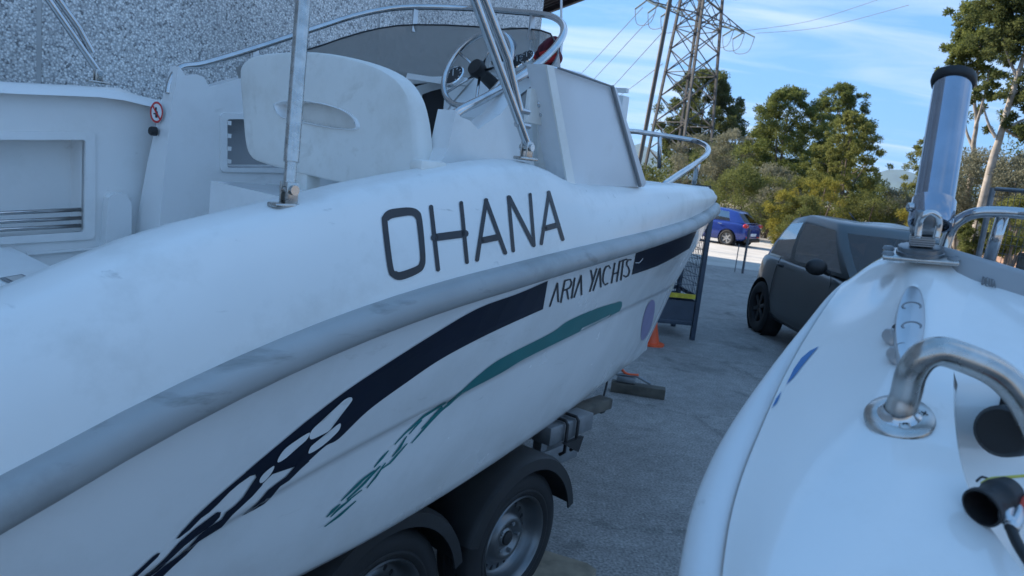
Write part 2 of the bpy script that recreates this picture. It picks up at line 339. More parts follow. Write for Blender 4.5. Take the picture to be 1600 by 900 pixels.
def aggregate():
    m = bpy.data.materials.new('exposed_aggregate'); m.use_nodes = True; nt = m.node_tree; b = nt.nodes['Principled BSDF']; b.inputs['Roughness'].default_value = .85
    tcx = N(nt, 'ShaderNodeTexCoord'); v = N(nt, 'ShaderNodeTexVoronoi'); v.inputs['Scale'].default_value = 88; v.inputs['Randomness'].default_value = 1; L(nt, tcx.outputs['Object'], v.inputs['Vector'])
    hs = N(nt, 'ShaderNodeSeparateColor'); L(nt, v.outputs['Color'], hs.inputs[0])
    r = N(nt, 'ShaderNodeValToRGB'); e = r.color_ramp.elements; e[0].position = 0; e[0].color = (.22, .22, .22, 1); e[1].position = 1; e[1].color = (.86, .85, .82, 1)
    x = e.new(.12); x.color = (.46, .46, .46, 1); x = e.new(.35); x.color = (.62, .62, .61, 1); x = e.new(.7); x.color = (.74, .73, .71, 1); L(nt, hs.outputs[0], r.inputs[0])
    dr = N(nt, 'ShaderNodeMapRange'); dr.inputs[1].default_value = .35; dr.inputs[2].default_value = .62; dr.inputs[3].default_value = 1; dr.inputs[4].default_value = .62; L(nt, v.outputs['Distance'], dr.inputs[0])
    nz = N(nt, 'ShaderNodeTexNoise'); nz.inputs['Scale'].default_value = 1.1; nz.inputs['Detail'].default_value = 5; L(nt, tcx.outputs['Object'], nz.inputs['Vector'])
    nm = N(nt, 'ShaderNodeMapRange'); nm.inputs[1].default_value = .3; nm.inputs[2].default_value = .7; nm.inputs[3].default_value = .88; nm.inputs[4].default_value = 1.2; L(nt, nz.outputs[0], nm.inputs[0])
    mu = N(nt, 'ShaderNodeMath', operation='MULTIPLY'); L(nt, dr.outputs[0], mu.inputs[0]); L(nt, nm.outputs[0], mu.inputs[1])
    sc = N(nt, 'ShaderNodeVectorMath', operation='SCALE'); L(nt, r.outputs[0], sc.inputs[0]); L(nt, mu.outputs[0], sc.inputs['Scale']); L(nt, sc.outputs[0], b.inputs['Base Color'])
    bp = N(nt, 'ShaderNodeBump'); bp.invert = True; bp.inputs['Strength'].default_value = .6; bp.inputs['Distance'].default_value = .004; L(nt, v.outputs['Distance'], bp.inputs['Height']); L(nt, bp.outputs[0], b.inputs['Normal'])
    return m
M['agg'] = aggregate()
def asphalt():
    m = bpy.data.materials.new('worn_asphalt'); m.use_nodes = True; nt = m.node_tree; b = nt.nodes['Principled BSDF']; b.inputs['Roughness'].default_value = .85
    tcx = N(nt, 'ShaderNodeTexCoord')
    n1 = N(nt, 'ShaderNodeTexNoise'); n1.inputs['Scale'].default_value = 70; n1.inputs['Detail'].default_value = 3; L(nt, tcx.outputs['Object'], n1.inputs['Vector'])
    n2 = N(nt, 'ShaderNodeTexNoise'); n2.inputs['Scale'].default_value = .8; n2.inputs['Detail'].default_value = 8; n2.inputs['Roughness'].default_value = .65; L(nt, tcx.outputs['Object'], n2.inputs['Vector'])
    n3 = N(nt, 'ShaderNodeTexNoise'); n3.inputs['Scale'].default_value = 9; n3.inputs['Detail'].default_value = 6; n3.inputs['Roughness'].default_value = .7; L(nt, tcx.outputs['Object'], n3.inputs['Vector'])
    def mr(s, a, bb, c, d):
        q = N(nt, 'ShaderNodeMapRange'); q.inputs[1].default_value = a; q.inputs[2].default_value = bb; q.inputs[3].default_value = c; q.inputs[4].default_value = d; L(nt, s, q.inputs[0]); return q.outputs[0]
    def mul(a, bb):
        q = N(nt, 'ShaderNodeMath', operation='MULTIPLY'); L(nt, a, q.inputs[0]); L(nt, bb, q.inputs[1]); return q.outputs[0]
    k = mul(mul(mr(n1.outputs[0], .3, .7, .6, 1.4), mr(n2.outputs[0], .3, .7, .78, 1.2)), mr(n3.outputs[0], .3, .7, .78, 1.2))
    vo = N(nt, 'ShaderNodeTexVoronoi'); vo.feature = 'DISTANCE_TO_EDGE'; vo.inputs['Scale'].default_value = .45
    dn = N(nt, 'ShaderNodeVectorMath', operation='MULTIPLY_ADD'); L(nt, n3.outputs['Color'], dn.inputs[0]); dn.inputs[1].default_value = (.35, .35, 0); L(nt, tcx.outputs['Object'], dn.inputs[2]); L(nt, dn.outputs[0], vo.inputs['Vector'])
    k = mul(k, mr(vo.outputs['Distance'], 0.0, .012, .72, 1.0))
    n4 = N(nt, 'ShaderNodeTexNoise'); n4.inputs['Scale'].default_value = 1.7; n4.inputs['Detail'].default_value = 4; n4.inputs['Distortion'].default_value = .8; L(nt, tcx.outputs['Object'], n4.inputs['Vector'])
    k = mul(k, mr(n4.outputs[0], .60, .72, 1.0, .55))
    v5 = N(nt, 'ShaderNodeTexVoronoi'); v5.inputs['Scale'].default_value = 14; L(nt, tcx.outputs['Object'], v5.inputs['Vector'])
    k = mul(k, mr(v5.outputs['Distance'], .06, .10, 1.55, 1.0))
    sc = N(nt, 'ShaderNodeVectorMath', operation='SCALE'); sc.inputs[0].default_value = (.26, .245, .23); L(nt, k, sc.inputs['Scale']); L(nt, sc.outputs[0], b.inputs['Base Color'])
    bp = N(nt, 'ShaderNodeBump'); bp.inputs['Strength'].default_value = .5; bp.inputs['Distance'].default_value = .006; L(nt, n1.outputs[0], bp.inputs['Height']); L(nt, bp.outputs[0], b.inputs['Normal'])
    return m
M['asphalt'] = asphalt()
M['sunlit_yard'] = mat('sunlit_yard_tone', (.44, .41, .37), .85, var=.14, vscale=1.2, bump=.15, bscale=30, dirt=(.30, .28, .25), dscale=.9, damount=.5)  # pale base colour carries the sunshine on the far yard
M['dry_ground'] = mat('dry_ground', (.20, .16, .10), .95, var=.3, vscale=.5, bump=.4, bscale=4)

# ------------------------------------------------------------------ ground
def gz(y): return 0.0 if y < 12 else -min(y - 12, 40) * 0.016
ys = [-30, -5, 0, 5, 10, 12, 16, 20, 24, 28, 32, 36, 40, 44]
mb = MB(); mb.grid([[(x, y, gz(y)) for x in (-60, -20, -5, 0, 5, 10, 20, 60)] for y in ys]); mb.build('yard_ground', M['asphalt'], None, 0, local=True, kind='structure')
mb = MB(); mb.grid([[(x, y + (x - 5) * -.12, gz(y + (x - 5) * -.12) + .004) for x in (-8, 0, 5, 10, 16, 30)] for y in (19.0, 22, 25, 28, 31, 34, 37)]); mb.build('sunlit_yard_sheet', M['sunlit_yard'], None, 0, local=True, kind='structure')  # paler sheet added over the asphalt, painting the far yard sunlit
mb = MB(); mb.grid([[(x, y, gz(y) - .005 - (0.25 if y > 2000 else 0)) for x in (-9000, -300, -60, 0, 60, 300, 9000)] for y in (43.9, 52, 60, 100, 400, 9000)])
mb.grid([[(x, y, -.006) for x in (-9000, -59)] for y in (-4000, 44)]); mb.grid([[(x, y, -.006) for x in (59, 9000)] for y in (-4000, 44)]); mb.grid([[(x, y, -.006) for x in (-60, 60)] for y in (-4000, -29)])
mb.build('open_land', M['dry_ground'], None, 0, local=True, kind='structure')

# ------------------------------------------------------------------ building with exposed aggregate panels
def plan(s, l): p = bw(s, l, 0); return p
HB = 7.0
bld = thing('warehouse', 'grey exposed aggregate building whose side wall stands behind the white boat', 'building', plan(0, -2.2))
C0 = plan(0, -2.0); E1 = Vector((-1.0, 26.0, 0)); E2 = Vector((-16, 34, 0)); A0 = plan(-16, -2.0)
core = MB(); foot = [plan(-16, -2.12), plan(-.02, -2.12), E1 + Vector((-.1, 0, 0)), E2, A0 + Vector((-14, 10, 0))]
core.prism([p + Vector((0, 0, -1)) for p in foot], (0, 0, HB + 1)); core.build('wall', M['roof_grey'], bld, 0)
cuts = [-16, -14.0, -12.1, -10.2, -8.2, -6.3, -4.20, -1.98, 0.0]
for i in range(len(cuts) - 1):
    g = .012
    for z0, z1 in ((0, 4.2), (4.215, 6.9)):
        a, b = plan(cuts[i] + g, -2.06), plan(cuts[i + 1] - (0 if i == len(cuts) - 2 else g), -2.06)
        mb = MB(); mb.box((a + b) / 2 + Vector((0, 0, (z0 + z1) / 2)), b - a, NN * .12, (0, 0, z1 - z0), .006); mb.build('wall_panel', M['agg'], bld)
for cs_ in cuts[1:-1]:
    a = plan(cs_, -2.05); mb = MB(); mb.box(a + Vector((0, 0, 3.45)), HD * .026, NN * .08, (0, 0, 6.9)); mb.build('joint_sealant', M['sealant'], bld, 0)
mb = MB(); mb.prism([p + Vector((0, 0, HB + .004)) for p in foot], (0, 0, .15)); mb.build('roof', M['roof_grey'], bld, 0)
# brown corrugated canopy reaching out beyond the corner
ce0, ce1 = at_z(893, 0, 4.05), at_z(800, 36, 4.05)
ed = (ce1 - ce0).normalized(); ce0 = ce0 - ed * 2.2; ce1 = ce1 + ed * 2.5
inw = Vector((-ed.y, ed.x, 0)); 
if inw.x > 0: inw = -inw
cn_ = 60; rows = [[], []]
for i in range(cn_ * 4):
    w = i / (cn_ * 4 - 1) * 4.2; ph = (i % 4); dz = (0, .05, .05, 0)[ph]
    rows[0].append(ce0 + inw * w + Vector((0, 0, dz))); rows[1].append(ce1 + inw * w + Vector((0, 0, dz)))
mb = MB(); mb.grid(rows); mb.build('canopy_sheet', M['brown_sheet'], bld, 20)
mb = MB(); mb.box((ce0 + ce1) / 2 + Vector((0, 0, .03)) - inw * .03, ce1 - ce0, inw * .05, (0, 0, .14)); mb.build('canopy_edge', M['brown_sheet'], bld)
# ------------------------------------------------------------------ left boat (white cabin boat on trailer)
boat = thing('cabin_boat', 'large white cabin boat with black OHANA lettering on its side, resting on a trailer', 'boat', bw(-3.2, 0, .42))
LA = -6.3
def bR(s): return 1.10 * se((s + 4.2) / 4.0, 1.55, 1.12) if s > -4.2 else 1.10 - .015 * (-4.2 - s)
def bG(s): return 1.0 * se((s + 4.2) / 3.86, 1.65, 1.2) if s > -4.2 else 1.0 - .015 * (-4.2 - s)
def bK(s): return 0.985 * se((s + 4.2) / 3.58, 1.5, 1.05) if s > -4.2 else .985 - .012 * (-4.2 - s)
def bC(s): return 0.85 * se((s + 4.4) / 3.44, 1.6, 1.0) if s > -4.4 else .85 - .01 * (-4.4 - s)
def fit(px, fn, extra=(), deg=4):
    q = [at_b(u, v, fn) for u, v in px]; ss = [a[0] for a in q] + [e[0] for e in extra]; z = [a[2] for a in q] + [e[1] for e in extra]
    c = np.polyfit(ss, z, deg); lo = min(ss)
    sl = np.polyval(np.polyder(c), lo)
    return lambda s: float(np.polyval(c, s)) if s > lo else float(np.polyval(c, lo) + sl * (s - lo) * .6)
tipu = slz(at_l(1112, 319, .04)); tipl = slz(at_l(1112, 347, .04))
zR1 = fit([(0, 760), (100, 697), (200, 640), (320, 580), (400, 545), (550, 490), (700, 445), (850, 402), (960, 374), (1038, 354), (1084, 341)], bR, [(-.2, tipu[2])])
zR2 = fit([(0, 845), (90, 776), (180, 726), (320, 645), (446, 580), (550, 541), (700, 490), (850, 441), (960, 402), (1038, 377), (1084, 361)], bR, [(-.2, tipl[2])])
stemz = slz(at_l(1058, 434, 0))
zK = fit([(230, 893), (311, 843), (379, 806), (480, 745), (560, 700), (640, 657), (700, 625), (820, 560), (880, 530), (972, 486)], bK, [(-.62, stemz[2])], 3)
st2 = slz(at_l(1012, 536, 0))
zC = fit([(480, 894), (605, 824), (695, 766), (782, 715), (858, 669)], bC, [(-2.74, .775), (-1.9, .74), (-.96, st2[2])], 3)
gq = [at_b(u, v, bG) for u, v in [(0, 490), (100, 441), (200, 396), (300, 361), (450, 325), (550, 297), (650, 276), (740, 260), (800, 253), (838, 255), (862, 265), (885, 279), (912, 292), (935, 292), (960, 291), (1030, 290), (1075, 290)]]
gs = [a[0] for a in gq]; gzv = [a[2] for a in gq]
# gentle smoothing of the sampled gunwale crest
gsx = np.linspace(min(gs), 0, 160); gzx = np.interp(gsx, gs, gzv); ker = np.array([1, 2, 3, 2, 1.]); ker /= ker.sum()
gzx = np.convolve(np.pad(gzx, 2, mode='edge'), ker, 'valid')
def zG(s): return float(np.interp(s, gsx, gzx)) if s > gsx[0] else float(gzx[0] + .35 * (s - gsx[0]))
NST = 90
def sts(end, n=NST): return [LA + (end - LA) * (1 - (1 - i / (n - 1)) ** 1.7) for i in range(n)]
def curve(fn_l, fn_z, end, dl=0, dz=0): return [(s, max(fn_l(s) + dl * min(1, fn_l(s) / .25), 0.0), fn_z(s) + dz) for s in sts(end)]
def lerp(a, b, t, bulge=0, dz=0): return [tuple((x[i] * (1 - t) + y[i] * t) + (bulge * min(1, x[1] / .3) if i == 1 else 0) + (dz if i == 2 else 0) for i in range(3)) for x, y in zip(a, b)]
cG = curve(bG, zG, -.35); cR1 = curve(bR, zR1, -.215, -.012); cR2 = curve(bR, zR2, -.25, -.02)
cK = curve(bK, zK, -.62); cKb = curve(lambda s: max(bK(s) - .018 * min(1, bK(s) / .2), 0), lambda s: zK(s) - .012, -.622)
cC = curve(bC, zC, -.96); cC2 = [(s, l * .94, z - .05) for s, l, z in cC]
keel = [(s, 0.0, z) for (s, _, _), z in zip(cC, np.interp([c[0] for c in cC], [-6.3, -3.5, -2, -1.2, -.96], [.42, .42, .45, .53, st2[2] - .002]))]
def side(rows, sg): return [[bw(s, sg * l, z) for s, l, z in r] for r in rows]
shoulder = [(s, l + .02 * min(1, l / .2), z - .035) for s, l, z in cG]
deck_rows = [[(s, max(l - .15, 0), 0.98 if s < -2.9 else z - .10) for s, l, z in cG], [(s, max(l - .15, 0), z - .035) for s, l, z in cG], [(s, max(l - .125, 0), z - .005) for s, l, z in cG], [(s, max(l - .07, 0), z + .006) for s, l, z in cG],
             [(s, max(l - .02, 0), z - .002) for s, l, z in cG], [(s, l + .006, z - .014) for s, l, z in cG], shoulder, lerp(shoulder, cR1, .12, .01), lerp(shoulder, cR1, .3, .016), lerp(shoulder, cR1, .6, .014), lerp(shoulder, cR1, .85, .006), cR1]
hull_rows = [cR1, cR2, lerp(cR2, cK, .08, .0), lerp(cR2, cK, .35, .006), lerp(cR2, cK, .7, .006), lerp(cR2, cK, .94, .002), cK, cKb, lerp(cKb, cC, .06), lerp(cKb, cC, .35, .012), lerp(cKb, cC, .65, .014), lerp(cKb, cC, .92, .004), cC, cC2, lerp(cC2, keel, .5, 0, -.01), keel]
hs = MB(); hs.grid(side(hull_rows, 1)); hs.grid(side(hull_rows, -1))
tr = [r[0] for r in hull_rows]; tv = [bw(s, l, z) for s, l, z in tr] + [bw(s, -l, z) for s, l, z in reversed(tr[:-1])]
hs.add(tv, [tuple(range(len(tv)))])
hull = hs.build('hull', M['gel'], boat, 40)
dk = MB(); dk.grid(side(deck_rows, 1)); gun = dk.build('gunwale', M['gel_deck'], boat, 50)
# port bulwark stands higher round the cockpit
pz = lambda s: max(zG(s), float(np.interp(s, [-5.4, -4.75, -4.35, -4.1, -3.8, -3.0], [1.86, 1.895, 1.935, 1.91, 1.90, 1.82]))) if s < -3.0 else zG(s)
def pr(rows, top_only=True): return [[bw(s, -l, z + (pz(s) - zG(s)) * (1 if k < len(rows) - 1 else 0) * (0 if (k == 0 and s < -2.9) else 1)) for s, l, z in r] for k, r in enumerate(rows)]
dk = MB(); dk.grid(pr(deck_rows)[1:]); dk.build('gunwale', M['gel_in'], boat, 50)
# rub rail: one D section running round the bow
sl_ = [s for s in sts(-.2005)]
path = [(s, 1) for s in sl_] + [(s, -1) for s in reversed(sl_)]
ringp = []
for s, sg in path:
    ringp.append((bR(s) * sg, s))
# plan normals so that the section bulges outwards all round the nose
pts2 = [Vector((s, l, 0)) for l, s in ringp]; rows = []
for i, p in enumerate(pts2):
    a, b = pts2[max(i - 1, 0)], pts2[min(i + 1, len(pts2) - 1)]
    t = b - a; t = t.normalized() if t.length > 1e-9 else Vector((0, -1, 0)); nrm = Vector((-t.y, t.x, 0))
    if abs(p.y) < .03: nrm = Vector((1, 0, 0))
    s = p.x; z1, z2 = zR1(s), zR2(s); row = []
    for k in range(11):
        an = -pi / 2 + pi * k / 10; q = p + nrm * (-.015 + .05 * max(cos(an), 0) ** .65); row.append(bw(q.x, q.y, (z1 + z2) / 2 + (z1 - z2) / 2 * sin(an)))
    rows.append(row)
mb = MB(); mb.grid(rows); rub = mb.build('rub_rail', M['rub'], boat, 60)
# anchor locker nose behind the bow tip
mb = MB(); mb.box(bw(-.50, 0, 1.76), HD * .14, NN * .14, (0, 0, .12), .01); mb.build('bow_roller_box', M['gel_old'], boat)
mb = MB(); mb.box(bw(-.425, 0, 1.765), HD * .012, NN * .15, (0, 0, .13), .003); mb.build('bow_plate', M['black_plastic'], boat)

# --- cockpit floor, foredeck, bulkhead
def flat(name, rows, m, par=boat, ang=35):
    mb = MB(); mb.grid(rows); return mb.build(name, m, par, ang)
fl = sts(-.45, 40)
flat('cockpit_floor', [[bw(s, sg * max(min(bG(s) - .15, bC(s) - .03), 0), .985) for s in fl if s < -2.85] for sg in (1, -1)], M['gel_in'])
fd = [s for s in fl if s > -3.0]
flat('foredeck', [[bw(s, sg * max(bG(s) - .14, 0), zG(s) - .09 + (.05 if abs(sg) < .9 else 0)) for s in fd] for sg in (1, .8, .4, 0, -.4, -.8, -1)], M['gel_deck'])
mb = MB()
rows = []
for k, (s, w, z) in enumerate([(-3.0, .56, 2.20), (-2.88, .50, 2.16), (-2.75, .42, 1.98), (-2.65, .38, 1.80), (-2.6, .36, 1.70)]):
    rows.append([bw(s, w * math.copysign(abs(t) ** .6, t), (1.70 if abs(t) >= .999 else z - .06 * t * t)) for t in [-1, -.97, -.8, -.5, 0, .5, .8, .97, 1]])
mb.grid(rows); mb.build('cabin_roof', M['gel_deck'], boat, 60)
# bulkhead with companionway
SB = -3.04
dl, dr_ = slz(at_s(604, 200, SB))[1], slz(at_s(690, 200, SB))[1]
dt0, dt1 = slz(at_s(612, 120, SB))[2], slz(at_s(690, 133, SB))[2]
TB = HD * .05
mb = MB()
mb.prism([bw(SB, -.76, 1.05), bw(SB, dl, 1.05), bw(SB, dl, dt0), bw(SB, -.76, dt0 + .02)], TB)
mb.prism([bw(SB, dr_, 1.05), bw(SB, .74, 1.05), bw(SB, .74, dt1 - .02), bw(SB, dr_, dt1)], TB)
mb.prism([bw(SB, -.76, dt0 + .02), bw(SB, -.76, dt0 + .045), bw(SB, dl, dt0 + .032), bw(SB, dr_, dt1 + .030), bw(SB, .75, dt1 + .01), bw(SB, .75, dt1 - .008), bw(SB, dr_, dt1 + .003), bw(SB, dl, dt0 + .003)], TB + HD * -.03)
mb.build('bulkhead', M['gel_in'], boat)
mb = MB(); mb.aabox(0, 1, 0, 1, 0, 1); mb = MB()
mb.box(bw(SB + .55, (dl + dr_) / 2, 1.60), HD * .9, NN * (dr_ - dl + .1), (0, 0, 1.17)); mb.build('cabin_shade_block', M['dark'], boat)  # solid near-black block stands in for the shade inside the cabin
# dash / helm console: sloping moulding behind the wheel
def bs(u, v, s): return at_s(u, v, s)
dash = MB()
yl, yr = slz(at_s(692, 200, -3.24))[1], .50
prof = [(-3.22, 1.2), (-3.24, 2.0), (-3.20, 2.06), (-3.06, 2.20), (-2.92, 2.22), (-2.85, 2.0)]
dash.grid([[bw(s, l, z) for s, z in prof] for l in (yl, yl + .02, yr - .02, yr)])
dash.prism([bw(s, yl, z) for s, z in prof], NN * .004); dash.prism([bw(s, yr, z) for s, z in prof], NN * .004)
dash.build('helm_console', M['gel_in'], boat)
def gauge(c, r, nrm, name='gauge'):
    nrm = Vector(nrm).normalized(); mb = MB(); mb.lathe([(r, 0), (r, .018), (r * .9, .022), (r * .86, .016)], c, nrm, 28); g = mb.build(name, M['chrome'], boat)
    mb = MB(); mb.disc(Vector(c) + nrm * .017, nrm, r * .87, 28); mb.build('dial', M['black'], g, 0)
    x = nrm.cross(Vector((0, 0, 1))).normalized(); y = x.cross(nrm)
    mb = MB()
    for k in range(9):
        a = radians(220 - k * 32); d = x * cos(a) + y * sin(a); mb.box(Vector(c) + nrm * .0185 + d * r * .68, d * r * .16, nrm.cross(d) * r * .05, nrm * .001)
    a = radians(60); d = x * cos(a) + y * sin(a); mb.box(Vector(c) + nrm * .019 + d * r * .25, d * r * .6, nrm.cross(d) * r * .05, nrm * .001)
    mb.build('dial_marks', M['white_v'], g, 0)
nd = -HD * .75 + Vector((0, 0, .5))
for u, v, r in ((711, 122, .058), (783, 97, .042), (811, 100, .042), (826, 93, .036)):
    p = at_s(u, v, -3.17 if u < 750 else -3.10); gauge(p, r, nd)
# steering wheel
wc = at_s(745, 107, -3.34); wn = (-HD * .92 + Vector((0, 0, .40)) - NN * .05).normalized()
wx = wn.cross(Vector((0, 0, 1))).normalized(); wy = wx.cross(wn); RW = .178
ring = [wc + wx * RW * cos(2 * pi * k / 48) + wy * RW * sin(2 * pi * k / 48) for k in range(48)]
mb = MB(); mb.tube(ring, .0125, 10, closed=True); sw = mb.build('steering_wheel', M['steel'], boat, 180)
for k in range(5):
    a = radians(72 * k + 100); d = wx * cos(a) + wy * sin(a); mb = MB(); mb.tube([wc - wn * .02 + d * .03, wc + d * RW], .006, 8); mb.build('spoke', M['steel'], sw, 180)
mb = MB(); mb.lathe([(.0, .02), (.034, .018), (.04, .0), (.032, -.03), (.026, -.04), (.03, -.16)], wc, wn, 24); mb.build('hub', M['black_plastic'], sw)
mb = MB(); p = at_s(783, 68, -3.12); mb.lathe([(.0, .02), (.05, .015), (.058, 0), (.058, -.04)], p, nd, 20); mb.build('compass', M['grey_trim'], boat)

# --- windscreen rail and acrylic screen
rail_px = [(690, 226, .75), (696, 205, .75), (705, 186, .75), (722, 171, .75), (760, 152, .74), (800, 128, .72), (835, 104, .70), (862, 80, .66), (877, 60, .59), (881, 44, .50), (872, 31, .36), (850, 23, .20), (800, 18, 0), (730, 13, -.28), (650, 11, -.50), (600, 15, -.60), (550, 26, -.65), (500, 42, -.68), (400, 75, -.72), (320, 99, -.74), (287, 104, -.75), (274, 114, -.75), (266, 130, -.75), (263, 147, -.75)]
rp = [at_l(u, v, l) for u, v, l in rail_px]
mb = MB(); mb.tube(rp, .0145, 12, smooth=5); wrail = mb.build('windscreen_rail', M['steel'], boat, 180)
rc = catmull(rp, 5); 
top, bot = [], []
i0, i1 = 5 * 5, 5 * 18 + 3
glass_rows = [[], [], []]
for i in range(i0, i1):
    p = rc[i]; s, l, z = slz(p); f = (i - i0) / (i1 - i0)
    zb = np.interp(s, [-4.2, -3.6, -3.2, -3.0, -2.8], [1.93, 2.0, 2.14, 2.21, 2.21]); drop = .085 if l > .3 else .07
    if l < 0: drop = np.interp(s, [-4.1, -3.9, -3.6, -3.1], [.05, .05, .085, .085]); 
    zt = max(z - drop, zb + .02); k = .97 
    glass_rows[0].append(bw(s, l * k, zt)); glass_rows[1].append(bw(s + .03, l * k * 1.01, (zt + zb) / 2)); glass_rows[2].append(bw(s + .07, l * 1.0, zb))
mb = MB(); mb.grid(glass_rows); scr = mb.build('windscreen', M['acrylic'], boat, 180)
mb = MB(); mb.tube(glass_rows[0][::3], .004, 6); mb.build('screen_edge', M['black'], scr, 180)
mb = MB(); mb.tube([p + Vector((0, 0, .0)) for p in glass_rows[2][::3]], .018, 6); mb.build('screen_base', M['gel_in'], scr, 180)
for u in (404, 655, 828):
    j = min(range(len(rc)), key=lambda q: 1e9 if (slz(rc[q])[1] > .45) else abs((lambda w: 800 + FPX * w.dot(c_r) / w.dot(c_f))(rc[q] - EYE) - u))
    p = rc[j]; mb = MB(); mb.box(p - Vector((0, 0, .065)), Vector((0, 0, .11)), HD * .022 + NN * .01, NN * .012 - HD * .004); mb.build('rail_bracket', M['alu'], wrail)

# --- moulded windscreen wings
def wing(px, l, th, name='screen_wing', extra=None):
    P = [at_l(u, v, l) for u, v in px]; n = len(P); mb = MB()
    D = [NN * (th if not hasattr(th, '__len__') else float(np.interp(v, th[0], th[1]))) for u, v in px]
    fs = [(i, (i + 1) % n, n + (i + 1) % n, n + i) for i in range(n)] + [tuple(range(n - 1, -1, -1)), tuple(range(n, 2 * n))]
    mb.add(P + [a + d for a, d in zip(P, D)], fs); o = mb.build(name, M['gel'], boat, 0)
    bm = bmesh.new(); bm.from_mesh(o.data); bmesh.ops.triangulate(bm, faces=bm.faces[:], ngon_method='EAR_CLIP'); bmesh.ops.recalc_face_normals(bm, faces=bm.faces); bm.to_mesh(o.data); bm.free(); return o
pw = wing([(247, 379), (258, 252), (270, 157), (280, 104), (290, 118), (307, 116), (318, 120), (327, 135), (345, 131), (372, 123), (480, 108), (640, 116), (660, 330), (440, 470), (238, 470)], -.70, ([100, 150, 400, 480], [-.07, -.085, -.225, -.26]))
sw_ = wing([(713, 172), (720, 183), (734, 188), (747, 202), (782, 178), (812, 142), (820, 190), (836, 262), (838, 290), (664, 300), (700, 232)], .80, -.075)
# non-smoking sticker, black knob and drain on the port wing's aft face
def aft_face(u, v): return at_l(u, v, -.785)
def sticker():
    c = aft_face(249, 176); nx = (NN * .80 + Vector((0, 0, 0)) + HD * -.05).normalized(); nrm = (-HD + NN * .12).normalized(); x = nrm.cross(Vector((0, 0, 1))).normalized(); y = x.cross(nrm); R_ = .044
    c = c + nrm * .012
    mb = MB(); mb.disc(c, nrm, R_, 28); st = mb.build('no_smoking_sticker', M['white_v'], boat, 0)
    mb = MB(); n = 28
    rows = [[c + nrm * .001 + x * (r * cos(2 * pi * k / n)) + y * (r * sin(2 * pi * k / n)) for k in range(n)] for r in (R_, R_ * .80)]; mb.grid(rows, close_v=True)
    d = (x * -.7 + y * .7); e = (x * .7 + y * .7); mb.box(c + nrm * .003, e * R_ * 1.7, d * R_ * .16, nrm * .0006); mb.build('red_ring', M['red_v'], st, 0)
    mb = MB(); mb.box(c + nrm * .0012 - y * R_ * .2, x * R_ * .34, y * R_ * .6, nrm * .0005); mb.box(c + nrm * .0012 + y * R_ * .25 + x * R_ * .1, x * R_ * .22, y * R_ * .4, nrm * .0005); mb.box(c + nrm * .0012 + x * R_ * .3 - y * R_ * .15, x * R_ * .3, y * R_ * .12, nrm * .0005); mb.build('cigarette_mark', M['black'], st, 0)
sticker()
k = aft_face(240, 205); mb = MB(); mb.lathe([(.0, .018), (.015, .016), (.019, .010), (.019, -.01)], k, -HD, 18); mb.build('black_knob', M['black_plastic'], boat)
k = aft_face(217, 382); mb = MB(); mb.lathe([(.030, -.02), (.034, .012), (.028, .018), (.022, .012), (.018, -.0)], k, -HD + NN * .3, 20); d_ = mb.build('drain_fitting', M['steel'], boat)
mb = MB(); mb.disc(k + HD * -.003, -HD + NN * .3, .02, 16); mb.build('drain_hole', M['grey_trim'], d_, 0)

# --- port coaming: liner with recessed rod locker, tubes
LP = -.90
def on_port(u, v, d=0): return at_l(u, v, LP) + NN * d
mb = MB(); mb.prism([on_port(u, v) for u, v in [(-260, 131), (0, 132), (185, 137), (214, 148), (242, 159), (262, 168), (255, 230), (246, 300), (236, 400), (228, 470), (200, 600), (-260, 800)]], -NN * .15); pl = mb.build('cockpit_liner', M['gel_in'], boat)
def rrect(px, r=.25, n=4):
    """rounded quad in pixel space"""
    out = []; m = len(px)
    for i in range(m):
        a, b, c = Vector((*px[i - 1], 0)), Vector((*px[i], 0)), Vector((*px[(i + 1) % m], 0))
        p = b + (a - b).normalized() * r; q = b + (c - b).normalized() * r
        for k in range(n + 1):
            t = k / n; w = p * (1 - t) ** 2 + b * 2 * t * (1 - t) + q * t * t; out.append((w.x, w.y))
    return out
cutp = [(-200, 218), (132, 218), (130, 362), (-200, 382)]
cm = MB(); cm.prism([on_port(u, v, .05) for u, v in rrect(cutp, 6)], -NN * .175)
pl.location = (0, 0, 0)
bpy.context.view_layer.update()
def cut(o, mb, flat=False):
    off = Vector((0, 0, 0)); q = o.parent
    while q: off += q.location; q = q.parent
    m2 = MB(); m2.add([p - off for p in mb.v], mb.f); return boolean(o, [m2], flat=flat)
cut(pl, cm)
fo, fi = rrect([(-240, 205), (147, 205), (147, 373), (-240, 395)], 10), rrect(cutp, 6)
mb = MB(); mb.grid([[on_port(u, v, d) for u, v in pts] for pts, d in ((fo, .0), (fo, .012), (fi, .014), (fi, -.02))], close_v=True); fr = mb.build('locker_frame', M['gel_in'], boat, 30)
for a, b in (((-150, 341), (128, 328)), ((-150, 355), (128, 341)), ((-150, 368), (128, 353))):
    mb = MB(); mb.tube([on_port(*a, -.012), on_port(*b, -.012)], .0085, 10); mb.build('rod_tube', M['steel'], boat, 180)
mb = MB(); mb.prism([on_port(u, v, .004) for u, v in [(40, 394), (158, 385), (160, 388), (40, 398)]], NN * .012); mb.build('liner_rib', M['gel_in'], boat)
# small moulded step between liner and wing
mb = MB(); mb.prism([at_l(u, v, -.85) for u, v in [(170, 309), (180, 302), (197, 303), (206, 318), (205, 440), (160, 440)]], -NN * .08); mb.build('moulded_step', M['gel'], boat, 40)

